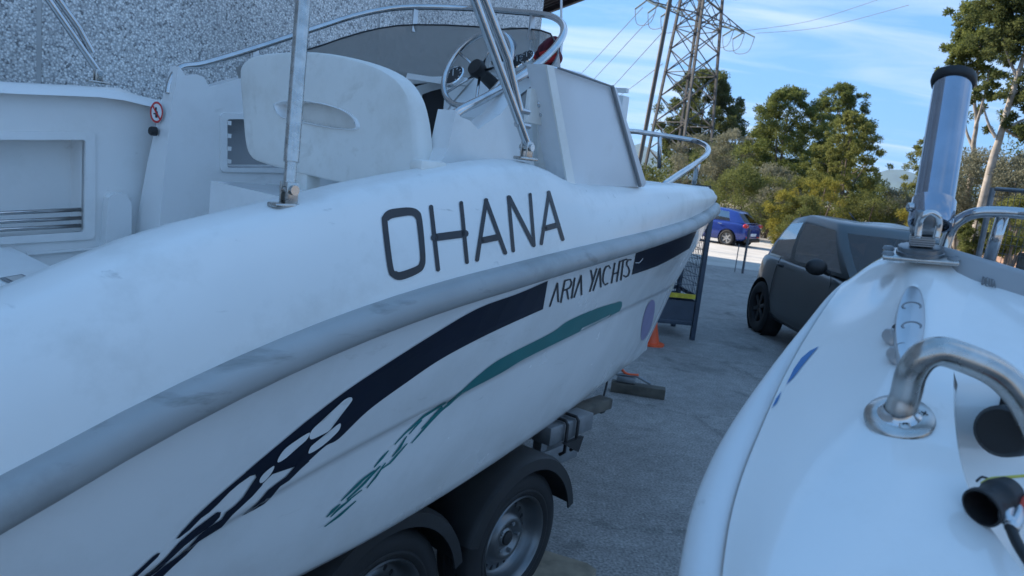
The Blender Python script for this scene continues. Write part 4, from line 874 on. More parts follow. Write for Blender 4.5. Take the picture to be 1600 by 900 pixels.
mb = MB(); mb.box(qa + d * .12 + Vector((0, 0, .03)), d * .16, sdv * .09, (0, 0, .05), .01); mb.tube([qa + d * .02 + Vector((0, 0, .06)), qa + d * .2 + Vector((0, 0, .07)), qa + d * .33 + Vector((0, 0, .02))], .012, 8); fit_ = mb.build('steel_bracket', M['galv'], None); tag(fit_, 'rusty grey steel bracket resting on the dark timber beam', 'bracket')
mb = MB(); mb.tube([qa + d * .06 + Vector((0, 0, .12)), qa + d * .12 + Vector((0, 0, .075)), qa + d * .22 + Vector((0, 0, .08))], .012, 8, smooth=3); st_ = mb.build('orange_strap', M['orange'], None, 180); tag(st_, 'short orange strap lying on the steel bracket of the timber beam', 'strap')
# ------------------------------------------------------------------ right boat
rb = thing('small_boat', 'glossy white boat in the right foreground with rod holder, cleat and steel grab handle', 'boat', Vector((1.1, .9, .55)))
ST = [  # near to far: rail outer, seam, shoulder, crest, inner edge  (photo sight line + distance ahead)
 [(1050, 1010, .56), (1126, 1010, .54), (1190, 1010, .51), (1360, 1010, .45), (1680, 1010, .39)],
 [(1058, 940, .60), (1127, 940, .58), (1200, 940, .55), (1370, 940, .49), (1626, 930, .42)],
 [(1066, 880, .64), (1131, 880, .62), (1212, 860, .60), (1380, 850, .545), (1572, 858, .48)],
 [(1082, 800, .70), (1144, 800, .68), (1235, 780, .66), (1388, 770, .61), (1524, 787, .545)],
 [(1108, 730, .76), (1165, 730, .74), (1262, 710, .72), (1396, 700, .68), (1501, 722, .60)],
 [(1145, 660, .83), (1192, 664, .81), (1288, 630, .80), (1405, 630, .755), (1491, 650, .675)],
 [(1190, 590, .90), (1222, 596, .89), (1312, 560, .88), (1415, 560, .84), (1490, 588, .745)],
 [(1240, 525, .98), (1258, 530, .97), (1338, 495, .96), (1425, 490, .93), (1492, 545, .80)],
 [(1290, 470, 1.06), (1302, 463, 1.05), (1362, 440, 1.04), (1432, 430, 1.03), (1510, 470, .97)],
 [(1316, 448, 1.10), (1326, 436, 1.10), (1376, 407, 1.08), (1436, 410, 1.1), (1520, 447, 1.05)],
 [(1330, 444, 1.16), (1342, 430, 1.16), (1396, 392, 1.14), (1448, 396, 1.20), (1524, 435, 1.17)]]
DP0, DN_ = Vector((.41, .74, 1.60)), Vector((-.10, -.44, .88)).normalized()      # plane of the side deck
def at_dk(u, v):
    q = ray(u, v); return EYE + q * ((DP0 - EYE).dot(DN_) / q.dot(DN_))
G3 = [[at_y(*p) for p in r[:3]] + [at_dk(*p[:2]) for p in r[3:]] for r in ST]
cols = list(zip(*G3)); cols = [catmull(c, 6) for c in cols]            # fine along the boat
rowsF = [list(r) for r in zip(*cols)]
seam_i = 1
deckF = [catmull(r[1:], 6) for r in rowsF]
mb = MB(); mb.grid(deckF)
# roll the far end down so the deck closes
mb.grid([deckF[-1], [p + Vector((.03, .05, -.12)) for p in deckF[-1]]])
rdeck = mb.build('deck', M['gel_r'], rb, 180)
rr_ = []
for i, r in enumerate(rowsF):
    O_, S_ = r[0], r[1]; t = (rowsF[min(i + 1, len(rowsF) - 1)][0] - rowsF[max(i - 1, 0)][0]).normalized(); a = (O_ - S_) / 2; c = (O_ + S_) / 2; b = a.cross(t); 
    if b.z < 0: b = -b
    b = b.normalized() * a.length
    rr_.append([c + a * cos(w) + b * sin(w) * .9 - Vector((0, 0, .006)) for w in [pi * 1.05 - k * (pi * 1.55) / 14 for k in range(15)]])
mb = MB(); mb.grid(rr_); mb.build('rub_rail', M['rub_w'], rb, 180)
hb_ = []
for r in rr_:
    p = r[-1]; hb_.append([r[-2] + Vector((.02, -.008, 0)), p + Vector((.02, -.01, -.05)), p + Vector((.10, -.06, -.40)), p + Vector((.30, -.18, -.80)), p + Vector((.8, -.5, -1.0))])
mb = MB(); mb.grid(hb_); mb.build('hull', M['gel_r'], rb, 60)
# inner well: wall dropping from the deck's inner edge
ie = [r[-1] for r in deckF]
i7 = 6 * 6 + 5
inn = ie[:i7]
rows = [inn, [p + Vector((.006, .004, -.006)) for p in inn], [p + Vector((.012, .008, -.03)) for p in inn], [p + Vector((.03, .02, -.14)) for p in inn], [p + Vector((.06, .04, -.22)) for p in inn], [p + Vector((.45, .05, -.24)) for p in inn], [p + Vector((.82, -.02, -.20)) for p in inn], [p + Vector((.84, -.02, .04)) for p in inn], [p + Vector((.86, -.02, .06)) for p in inn], [p + Vector((.95, -.02, .06)) for p in inn], [p + Vector((.98, -.02, .02)) for p in inn], [p + Vector((.98, -.02, -.12)) for p in inn], [p + Vector((.92, -.02, -.5)) for p in inn], [p + Vector((.70, -.02, -.95)) for p in inn]]
mb = MB(); mb.grid(rows); mb.build('well_liner', M['gel_r'], rb, 60)
# side deck continuing to starboard beyond the well
far = ie[i7 - 4:]
tx = Vector((.88, 0, .10)).normalized(); rows = []
for p in far: rows.append([p, p + tx * .03, p + tx * .12 + Vector((0, -.01, 0)), p + tx * .5 + Vector((0, -.05, -.02)), p + Vector((.86, -.05, .05)), p + Vector((.95, -.05, .05)), p + Vector((.98, -.05, .01)), p + Vector((.98, -.05, -.12)), p + Vector((.92, -.05, -.5)), p + Vector((.70, -.05, -.95))])
mb = MB(); mb.grid(rows)
el = rows[-1]; mb.grid([el, [p + Vector((0, .04, -.02)) for p in el], [Vector((p.x, p.y + .02, min(p.z - .05, .75))) for p in el]])
e0 = rows[0]; mb.grid([e0, [p + Vector((0, -.012, -.012)) for p in e0], [p + Vector((0, -.014, -.25)) for p in e0]])
mb.build('side_deck', M['gel_r'], rb, 60)
sk_r = bvh_of([rdeck])
def ondeck(u, v, h=0.0):
    r = ray(u, v).normalized(); loc, nrm, _, _ = sk_r.ray_cast(EYE, r)
    if loc is None: loc = at_y(u, v, .8); nrm = Vector((0, 0, 1))
    if nrm.dot(r) > 0: nrm = -nrm
    return loc + nrm * h, nrm
# grab handle
fp, fn_ = ondeck(1405, 651)
hy = fp.y
hp_ = [fp - fn_ * .002, fp + fn_ * .008, at_y(1415, 618, hy - .004), at_y(1424, 583, hy - .012), at_y(1442, 558, hy - .018), at_y(1468, 549, hy - .022), at_y(1500, 557, hy - .026), at_y(1544, 575, hy - .030), at_y(1576, 598, hy - .034), at_y(1604, 634, hy - .04), at_y(1630, 690, hy - .045)]

mb = MB(); mb.tube(hp_, .0146, 20, smooth=6); gh = mb.build('grab_handle', M['steel_worn'], rb, 180)
mb = MB(); mb.lathe([(.0, .004), (.018, .0045), (.031, .003), (.033, .0), (.033, -.003)], fp, fn_, 36); fl_ = mb.build('flange', M['steel_worn'], gh, 60)
mb = MB(); mb.lathe([(.021, .004), (.017, .006), (.0146, .012)], fp, fn_, 24); mb.build('weld_collar', M['steel'], fl_, 180)
for u, v in ((1372, 636), (1441, 653), (1412, 668)):
    p, n_ = ondeck(u, v, .0044); mb = MB(); mb.lathe([(.0, .0022), (.0042, .002), (.0066, .0)], p, n_, 14); sc_ = mb.build('screw', M['steel_worn'], fl_, 60)
    x = n_.orthogonal().normalized(); y = n_.cross(x); mb = MB(); mb.box(p + n_ * .0021, x * .007, y * .0014, n_ * .0008); mb.box(p + n_ * .0021, x * .0014, y * .007, n_ * .0009); mb.build('screw_slot', M['dark'], sc_, 0)
# cleat
cl_px = [(1414, 452), (1425, 445), (1438, 451), (1445, 475), (1446, 508), (1438, 548), (1428, 566), (1413, 569), (1403, 556), (1398, 515), (1403, 478)]
dn = (DN_ + (EYE - ondeck(1415, 520)[0]).normalized() * .25).normalized()
ca_, cb_ = ondeck(1424, 449)[0], ondeck(1420, 570)[0]
def cl_pt(u, v):
    t = (v - 449) / 121; y = ca_.y * (1 - t) + cb_.y * t
    return at_y(u, v, y - .022)
top_ = catmull([cl_pt(u, v) for u, v in cl_px], 3, True); cc = sum(top_, Vector()) / len(top_)
def crown(p, k): 
    q = cc + (p - cc) * k; return q
rows = [[crown(p, k) + dn * h for p in top_] for k, h in ((.01, .0008), (.5, .0008), (.9, .0004), (.965, -.0002), (.99, -.0016), (1, -.004), (.98, -.010), (.85, -.013), (0.01, -.013))]
mb = MB(); mb.grid(rows, close_v=True); ct_ = 1; ct = mb.build('mooring_cleat', M['alu'], rb, 60)
for v in (522, 552):
    p, _ = ondeck(1400 + (v - 522) * .25, v + 6); mb = MB(); mb.lathe([(.016, .001), (.015, .004), (.009, .008), (.008, .016)], p, dn, 18); mb.build('cleat_stem', M['alu'], ct, 60)
for v in (480, 511):
    q = cl_pt(1424, v) + dn * .0022; x = (cl_pt(1440, v - 3) - cl_pt(1405, v + 3)).normalized(); y = dn.cross(x)
    def ell(k, h): return [q + x * (.0120 * k * cos(w)) + y * (.0070 * k * sin(w)) + dn * h for w in [2 * pi * j_ / 24 for j_ in range(24)]]
    mb = MB(); mb.grid([ell(1.1, -.001), ell(1.06, .0002), ell(.86, .0002), ell(.82, -.0006)], close_v=True); hl = mb.build('screw_hole', M['grey_trim'], ct, 60)
    mb = MB(); mb.grid([ell(.84, -.0004), ell(.5, .0), ell(.02, .0)], close_v=True); mb.build('screw_head', M['alu'], hl, 60)
# blue decal on the shoulder
mb = MB()
def pblob(pl, h=.0012):
    c = (sum(p[0] for p in pl) / len(pl), sum(p[1] for p in pl) / len(pl)); rows = []
    for k in (1, .66, .33, .02): rows.append([ondeck(c[0] + (p[0] - c[0]) * k, c[1] + (p[1] - c[1]) * k, h)[0] for p in pl])
    mb.grid(rows, close_v=True)
pblob([(1280, 542), (1266, 549), (1253, 560), (1241, 577), (1229, 602), (1240, 591), (1253, 574), (1266, 558)]); pblob([(1222, 612), (1213, 624), (1206, 640), (1215, 629)])
mb.build('blue_decal', M['blue_v'], rb, 0)
# rod holder
pc_ = at_dk(1434, 416) + DN_ * .010; pn = Vector((-.13, -.13, 1)).normalized(); yp = pc_.y; ks = yp / 1.05
px_ = at_dk(1493, 437) - at_dk(1377, 410); pxn = (px_ - pn * px_.dot(pn)).normalized(); pyn = pn.cross(pxn); PW = px_.length; ks = PW / .107; 
mb = MB(); mb.box(pc_ + pyn * .022, pxn * PW, pyn * .06, pn * .006, .002); rh = mb.build('rod_holder', M['steel_worn'], rb)
for a, b in ((-.43 * PW, .006), (.43 * PW, .006), (-.43 * PW, .040), (.43 * PW, .040)):
    p = pc_ + pxn * a + pyn * b + pn * .003; mb = MB(); mb.lathe([(.0, .004), (.006, .0035), (.008, .0)], p, pn, 16); mb.build('plate_screw', M['grey_trim'], rh, 60)
bc = pc_ + pyn * .020
mb = MB(); nt_ = 36; rows = []
for r_, h in ((.035, .003), (.035, .008), (.033, .009), (.033, .0155), (.030, .017), (.012, .017)): rows.append([bc + pn * (h + (.0012 if (k % 2 and .008 <= h <= .0155) else 0)) + pxn * (r_ * cos(2 * pi * k / nt_)) + pyn * (r_ * sin(2 * pi * k / nt_)) for k in range(nt_)])
mb.grid([[bc + (x - bc) * ks for x in rw] for rw in rows], close_v=True); mb.build('swivel_base', M['grey_metal'], rh, 30)
tb0, tb1 = at_y(1454, 345, yp + .02), at_y(1490, 124, yp + .11); ax = (tb1 - tb0).normalized()
kb = bc + pn * .018 * ks
mb = MB(); mb.box(kb + pn * .009 * ks, pxn * .036 * ks, pyn * .03 * ks, pn * .018 * ks, .003); mb.box(kb + pn * .026 * ks, pxn * .040 * ks, pyn * .026 * ks, pn * .018 * ks, .007); mb.build('swivel_block', M['grey_metal'], rh)
for k in range(5): mb = MB(); mb.box(kb + pn * ((.003 + .0035 * k) * ks) + pyn * -.0155 * ks, pxn * .034 * ks, pyn * .002 * ks, pn * .0016 * ks); mb.build('ratchet_ridge', M['alu'], rh)
mb = MB(); mb.tube([at_y(1434, 372, yp - .03), at_y(1437, 350, yp - .03), at_y(1443, 337, yp - .035), at_y(1454, 332, yp - .035), at_y(1465, 338, yp - .035), at_y(1467, 352, yp - .03), at_y(1462, 374, yp - .03)], .0052 * ks, 10, smooth=4); mb.build('locking_loop', M['steel'], rh, 180)
mb = MB(); L_ = (tb1 - tb0).length
mb.lathe([(a_ * ks, b_ * ks if b_ < .05 else b_) for a_, b_ in ((.027, -.008), (.0315, -.008), (.0325, -.004), (.0325, .034), (.0315, .036), (.0290, .037), (.0290, L_), (.026, L_), (.026, .0), (.027, -.008))], tb0, ax, 48); tu = mb.build('holder_tube', M['steel_dark'], rh, 40)
mb = MB(); mb.disc(tb0 + ax * .004, ax, .027 * ks, 32); mb.build('tube_floor', M['steel_worn'], tu, 0)
mb = MB(); mb.lathe([(a_ * ks, b_) for a_, b_ in ((.029, L_ - .010), (.0325, L_ - .009), (.0345, L_ - .002), (.0335, L_ + .004), (.028, L_ + .005), (.025, L_ + .002), (.025, L_ - .02))], tb0, ax, 40); mb.build('rubber_lip', M['black_plastic'], tu, 60)
mb = MB(); mb.lathe([(.006, -.002), (.006, .004), (.003, .006), (0, .006)], tb0 + ax * .012 - (c_r - ax * c_r.dot(ax))  .normalized() * .033 * ks, -c_r, 10); mb.build('tube_bolt', M['steel'], tu, 60)
mb = MB(); mb.box(kb + pn * .044 * ks, pxn * .030 * ks, pyn * .03 * ks, pn * .03 * ks, .006); mb.build('tilt_head', M['grey_metal'], rh)
# bulwark beyond, with rail and raised letters
bbp = [at_dk(u, v) for u, v in [(1452, 398), (1472, 408), (1492, 428), (1545, 444), (1600, 463), (1720, 508)]]
BT = [(1448, 382), (1470, 386), (1500, 394), (1550, 409), (1600, 424), (1720, 462)]
tp = [at_y(u, v, p.y + .006) for (u, v), p in zip(BT, bbp)]; rows = [[p + Vector((.06, .22, -.05)) for p in tp], [p + Vector((.01, .04, .002)) for p in tp], tp, [p + Vector((-.002, -.005, -.005)) for p in tp], [p + Vector((0, -.006, -.03)) for p in bbp]]
mb = MB(); mb.grid(rows); bwk = mb.build('bulwark', M['grey_in'], rb, 50)
def onbw(u, v): return at_y(u, v, float(np.interp(u, [1500, 1545, 1600], [bbp[2].y, bbp[3].y, bbp[4].y])) - .006)
mb = MB()
for pl in ([(1536, 432), (1534, 445)], [(1536, 432), (1539, 435), (1538, 443), (1534, 445)], [(1544, 434), (1541, 434), (1540, 446), (1543, 447)], [(1540, 440), (1543, 440)], [(1546, 435), (1545, 447), (1548, 447)], [(1548, 436), (1553, 437)], [(1550, 436), (1549, 448)], [(1551, 449), (1554, 438), (1555, 450)], [(1552, 445), (1555, 446)]): mb.tube([onbw(*p) for p in pl], .0009, 5)
mb.build('raised_lettering', M['grey_trim'], bwk, 0)
ry = tp[2].y + .03; rl = [(1474, 392, ry + .02), (1482, 368, ry + .02), (1490, 352, ry + .015), (1506, 340, ry + .01), (1525, 333, ry), (1550, 331, ry - .01), (1600, 334, ry - .03), (1720, 350, ry - .1)]
mb = MB(); mb.tube([at_y(*p) for p in rl], .0075, 12, smooth=4); bl = mb.build('bow_rail', M['steel'], rb, 180)
mb = MB(); mb.tube([at_y(1568, 333, ry - .012), at_y(1545, 408, ry - .005)], .0075, 12); mb.build('rail_post', M['steel'], bl, 180)
# clutter in the well: black canister, connector and wires
def aw(u, v, d): return at_y(u, v, at_dk(u, v).y + d)
cc_ = at_y(1584, 672, .74)
mb = MB(); axc = Vector((.25, .35, .9)).normalized(); mb.lathe([(.0, -.04), (.022, -.04), (.026, -.035), (.027, .0), (.025, .024), (.02, .03), (0, .03)], cc_, Vector((.75, .6, -.1)), 28); can = mb.build('black_canister', M['black_plastic'], None, 50); tag(can, 'round black plastic canister inside the well of the glossy white boat', 'canister')
mb = MB(); c = at_y(1588, 615, .80); mb.box(c, (.075, .02, 0), (-.02, .06, 0), (0, 0, .05), .008); blk = mb.build('black_box', M['black_plastic'], None); tag(blk, 'black plastic box behind the canister in the well of the glossy white boat', 'box')
kc = aw(1556, 780, -.02); ka = (aw(1528, 800, -.02) - aw(1585, 765, -.02)).normalized()
con = thing('cable_connector', 'black cable connector with coloured wires lying on the edge of the boat well', 'connector', kc)
mb = MB(); mb.lathe([(.008, -.022), (.013, -.020), (.0165, -.006), (.0165, -.002), (.0150, .0), (.0150, .012), (.0175, .016), (.0175, .020), (.0155, .0205), (.0135, .012), (.0135, -.006), (0, -.006)], kc, ka, 26); mb.build('connector_body', M['black_plastic'], con, 40)
mb = MB(); mb.tube([aw(1534, 755, -.02), aw(1548, 748, -.02), aw(1570, 746, -.02), aw(1620, 742, -.02)], .0014, 6, smooth=4); mb.build('yellow_wire', M['yellow_wire'], con, 180)
mb = MB(); mb.tube([aw(1526, 752, -.02), aw(1535, 745, -.02), aw(1548, 750, -.02)], .0012, 5, smooth=3); mb.build('black_wire', M['black'], con, 180)
mb = MB(); mb.lathe([(0, -.02), (.009, -.018), (.010, .01), (0, .012)], aw(1604, 792, -.02), Vector((.8, -.3, .4)), 16); mb.build('red_boot', M['red_wire'], con, 60)
mb = MB(); mb.tube([aw(1582, 818, -.02), aw(1572, 808, -.02), aw(1578, 790, -.02), aw(1592, 800, -.02), aw(1580, 826, -.02)], .006, 10, smooth=4); mb.build('clear_hose', M['alu'], con, 180)
mb = MB(); mb.tube([aw(1570, 800, -.02), aw(1578, 822, -.02), aw(1590, 850, -.02), aw(1612, 885, -.02)], .0045, 8, smooth=4); mb.build('black_cable', M['black_plastic'], con, 180)
# ------------------------------------------------------------------ cars
def car(name, label, group, P, paint, loc, rot, alloy):
    """body built along +X (front), Y left; P holds the profile of the model"""
    root = thing(name, label, 'car', loc, rot, group)
    # lower body: x, half width, belt z, bottom z
    rows = []
    for x, w, zb, zl, crown_ in P['body']:
        half = [(0, zl), (w * .80, zl), (w * .93, zl + .05), (w * .985, zl + .16), (w, .52), (w * .995, .66), (w * .965, (zb + .70) / 2 + .04), (w * .93, zb - .03), (w * .89, zb), (w * .6, zb + crown_ * .6), (0, zb + crown_)]
        rows.append([Vector((x, -y, z)) for y, z in half[:-1]] + [Vector((x, y, z)) for y, z in reversed(half)][:-1])
    mb = MB(); mb.grid(rows, close_v=True); n = len(rows[0])
    mb.f.append(tuple(range(n))); mb.f.append(tuple((len(rows) - 1) * n + k for k in range(n)))
    me = subsurf_mesh(mb, 2); body = link('body', me, paint, root, None, 40)
    cuts = []
    for xw in P['axles']:
        for sg in (-1, 1):
            c = MB(); c.lathe([(0, -.16), (P['wr'] + .055, -.16), (P['wr'] + .055, .2), (0, .2)], (xw, sg * (P['hw'] - .05), P['wr']), (0, sg, 0), 32); cuts.append(c)
    boolean(body, cuts)
    for xw in P['axles']:
        for sg in (-1, 1):
            mb = MB(); mb.lathe([(P['wr'] + .056, .03), (P['wr'] + .056, -.17), (.1, -.17)], (xw, sg * (P['hw'] - .05), P['wr']), (0, sg, 0), 28); mb.build('wheel_arch', M['dark'], root, 60, local=True)
    # greenhouse ring functions
    G = P['gh']
    def ring(t):
        """t 0 belt .. 1 roof: points right-front -> around"""
        xa = G['xa'] * (1 - t) + G['xat'] * t; xc = G['xc'] * (1 - t) + G['xct'] * t
        w = G['wb'] * (1 - t) + G['wr'] * t + .03 * sin(pi * t); zf = G['zf'] * (1 - t) + G['zft'] * t; zr = G['zr'] * (1 - t) + G['zrt'] * t
        def z(x): 
            k = (x - xc) / (xa - xc); return zr + (zf - zr) * k + (G['bow'] * sin(pi * k) if t > 0 else 0) * t
        pts = []
        bf, br = G['bulge_f'], G['bulge_r']
        for y in (0, .35, .7, .90): pts.append((xa + bf * (1 - y * y), -y * w))
        for x in [xa - .03] + [xa + (xc - xa) * k for k in G['side']] + [xc + .03]: pts.append((x, -w))
        for y in (.90, .7, .35, 0): pts.append((xc - br * (1 - y * y), -y * w))
        pts = [(x, y * (1 - .13 * max(0, min(1, (xc + .40 - x) / .40)) ** 1.5 - .05 * max(0, min(1, (x - xa + .3) / .3)))) for x, y in pts]
        full = pts + [(x, -y) for x, y in reversed(pts[1:-1])]
        return [Vector((x, y, z(min(max(x, xc), xa)))) for x, y in full]
    ts = [0, .07, .3, .6, .86, 1.0]
    R = [ring(t) for t in ts]; n = len(R[0]); ns = len(G['side']) + 2
    paintm, panes = MB(), {}
    def seg_kind(j):
        h = n // 2
        jj = j if j < h else n - 1 - j          # mirrored index of the segment
        side_ = 'R' if j < h else 'L'
        if jj < 3: return 'windscreen'
        i = jj - 3                               # 0 : corner (A pillar) ...
        if i <= 1: return None
        tot = ns
        if i <= tot - 1:
            k = G['panes'][i - 2] if i - 2 < len(G['panes']) else None
            return None if k is None else ('pane', side_, k)
        if i == tot: return None
        return 'rear'
    for a in range(len(ts) - 1):
        for j in range(n):
            q = [R[a][j], R[a][(j + 1) % n], R[a + 1][(j + 1) % n], R[a + 1][j]]; kd = seg_kind(j)
            if kd is None or a in (0, len(ts) - 2): paintm.add(q, [(0, 1, 2, 3)])
            else: panes.setdefault(kd, MB()).add(q, [(0, 1, 2, 3)])
    top = R[-1]; c = sum(top, Vector()) / n
    rr2 = [[c + (p - c) * k + Vector((0, 0, h)) for p in top] for k, h in ((1, 0), (.93, .022), (.75, .038), (.4, .048), (.02, .05))]
    paintm.grid(rr2, close_v=True)
    paintm.build('roof_and_pillars', paint, root, 50, local=True)
    for kd, m in panes.items():
        nm = {'windscreen': 'windscreen', 'rear': 'rear_window'}.get(kd, 'side_window') if isinstance(kd, str) else 'side_window'
        m.build(nm, M['car_glass_side'] if nm == 'side_window' else M['car_glass_dark'], root, 50, local=True)
        # dark seal just inside
    # interior
    for sg in (-1, 1):
        xs = P['seat_x']
        mb = MB(); mb.box((xs, sg * .36, .80), (.12, 0, .03), (0, .46, 0), (-.1, 0, .62), .04); st = mb.build('seat', M['dark'], root, local=True)
        mb = MB(); mb.box((xs - .07, sg * .36, 1.18), (.09, 0, 0), (0, .26, 0), (-.02, 0, .18), .035); mb.build('headrest', M['dark'], st, local=True)
    mb = MB(); mb.box((G['xa'] - .18, 0, G['zf'] - .06), (.5, 0, 0), (0, 1.3, 0), (0, 0, .16), .05); mb.build('dashboard', M['dark'], root, local=True)
    mb = MB(); mb.tube([Vector((G['xa'] - .52, .36 + .17 * cos(2 * pi * k / 20), G['zf'] + .02 + .15 * sin(2 * pi * k / 20))) for k in range(20)], .014, 6, closed=True); mb.build('steering_wheel', M['dark'], root, 180, local=True)
    # wheels
    k0 = None
    for xw in P['axles']:
        for sg in (-1, 1):
            w = bpy.data.objects.new('wheel', None); COL.objects.link(w); w.parent = root; w.location = (xw, sg * (P['hw'] - .10), P['wr'])
            r_ = P['wr']; ax_ = Vector((0, sg, 0))
            mb = MB(); mb.lathe([(r_ * .64, -.09), (r_ * .9, -.095), (r_, -.07), (r_, .07), (r_ * .93, .092), (r_ * .78, .098), (r_ * .66, .085)], (0, 0, 0), ax_, 36); mb.build('tyre', M['rubber'], w, 40, local=True)
            mb = MB(); mb.lathe([(r_ * .67, .07), (r_ * .66, .088), (r_ * .60, .08), (r_ * .57, .03), (0, .03)], (0, 0, 0), ax_, 32); mb.build('rim', M['dark'] if not alloy else M['rim'], w, 40, local=True)
            for q in range(6):
                a = 2 * pi * q / 6 + .3; d = Vector((cos(a), 0, sin(a))); t = Vector((-sin(a), 0, cos(a)))
                mb = MB(); mb.box(d * r_ * .34 + ax_ * .055, d * r_ * .58, t * .055, ax_ * .03, .008); mb.build('rim_spoke', M['alu'] if alloy else M['black_plastic'], w, 40, local=True)
    P['extra'](root)
    return root
def iq_extra(root):
    for sg in (-1, 1):
        mb = MB(); mb.ball((0, 0, 0), (.075, .115, .085), 16, 10); mb.v = [v + Vector((.62, sg * .93, 1.02)) for v in mb.v]; mi = mb.build('wing_mirror', M['black_plastic'], root, 60, local=True)
        mb = MB(); mb.tube([(.62, sg * .78, .97), (.62, sg * .86, 1.0)], .03, 8); mb.build('mirror_arm', M['black_plastic'], mi, 60, local=True)
        mb = MB(); mb.tube([(-.52, sg * .845, .90), (-.50, sg * .872, .905), (-.40, sg * .872, .905), (-.38, sg * .845, .90)], .018, 8, smooth=3); mb.build('door_handle', M['black_plastic'], root, 180, local=True)
        mb = MB(); mb.tube([(-.62, sg * .79, .99), (-.66, sg * .815, .85), (-.64, sg * .843, .6), (-.58, sg * .838, .33), (.3, sg * .84, .30), (.62, sg * .835, .35), (.70, sg * .83, .6), (.72, sg * .80, .86), (.66, sg * .79, .97)], .0045, 5, smooth=4); mb.build('door_gap', M['dark'], root, 180, local=True)
        mb = MB(); mb.ball((1.36, sg * .58, .72), (.12, .16, .10), 14, 8); mb.build('headlight', M['car_glass'], root, 180, local=True)
    mb = MB(); mb.box((1.52, 0, .42), (.05, 0, 0), (0, .9, 0), (0, 0, .18), .02); mb.build('grille', M['dark'], root, local=True)
    mb = MB(); mb.tube([(-.55, .0, 1.49), (-.75, 0, 1.58)], .008, 6); mb.build('roof_aerial', M['black_plastic'], root, 180, local=True)
IQ = dict(body=[(-1.47, .60, .90, .34, .01), (-1.43, .72, .94, .27, .015), (-1.28, .80, .965, .22, .02), (-1.0, .84, .97, .20, .02), (-.5, .835, .965, .19, .02), (.2, .83, .955, .19, .02), (.75, .835, .95, .19, .04), (1.0, .84, .91, .20, .06), (1.25, .80, .83, .22, .06), (1.42, .70, .72, .24, .05), (1.52, .52, .60, .30, .03)],
          axles=(-1.0, 1.0), wr=.315, hw=.84, clear=True, seat_x=-.05,
          gh=dict(xa=.98, xat=.22, xc=-1.38, xct=-1.10, wb=.752, wr=.585, zf=.955, zft=1.45, zr=.95, zrt=1.42, bow=.06, bulge_f=.10, bulge_r=.05, side=[.07, .56, .61, .90], panes=[0, None, 1, None]), extra=iq_extra)
iq = car('small_car', 'matte charcoal three door city car parked facing the camera beyond the boats', None, IQ, M['matte_car'], (4.22, 8.72, 0), radians(-90 + 3), False); iq.scale = (1.06, 1.06, 1.08)
def hb_extra(root):
    for sg in (-1, 1):
        mb = MB(); mb.ball((-1.93, sg * .68, .86), (.10, .20, .09), 14, 8); mb.build('tail_lamp', M['red_lamp'], root, 180, local=True)
        mb = MB(); mb.ball((.75, sg * .96, 1.0), (.08, .10, .075), 12, 8); mb.build('wing_mirror', M['blue_car'], root, 180, local=True)
        mb = MB(); mb.box((-1.99, sg * .5, .42), (.03, 0, 0), (0, .3, 0), (0, 0, .05), .01); mb.build('reflector', M['red_lamp'], root, local=True)
        for x in (.05, -.85): mb = MB(); mb.tube([(x, sg * .885, .85), (x - .16, sg * .885, .85)], .014, 6); mb.build('door_handle', M['chrome'], root, 60, local=True)
    mb = MB(); mb.box((-1.995, 0, .52), (.02, 0, 0), (0, .52, 0), (0, 0, .11), .004); mb.build('number_plate', M['white_v'], root, local=True)
    mb = MB(); mb.box((-1.97, 0, .30), (.10, 0, 0), (0, 1.35, 0), (0, 0, .16), .03); mb.build('rear_bumper', M['black_plastic'], root, local=True)
HBK = dict(body=[(-2.00, .70, .82, .34, .01), (-1.94, .80, .90, .28, .015), (-1.7, .86, .96, .23, .02), (-1.2, .88, .96, .21, .02), (-.3, .875, .95, .20, .02), (.6, .875, .93, .20, .03), (1.0, .87, .91, .20, .05), (1.4, .86, .86, .20, .06), (1.75, .80, .76, .24, .05), (1.98, .62, .60, .30, .03)],
           axles=(-1.28, 1.28), wr=.315, hw=.88, clear=False, seat_x=.05,
           gh=dict(xa=.95, xat=.12, xc=-1.86, xct=-1.42, wb=.79, wr=.58, zf=.95, zft=1.40, zr=.95, zrt=1.36, bow=.06, bulge_f=.10, bulge_r=.05, side=[.08, .46, .49, .80, .90], panes=[0, None, 1, None, None]), extra=hb_extra)
bc_ = at_y(1133, 372, 30.0)
blue = car('hatchback', 'bright blue five door hatchback parked in the sun in front of the bushes', None, HBK, M['blue_car'], (7.75, 30.6, gz(30.6)), radians(90 + 50), True)

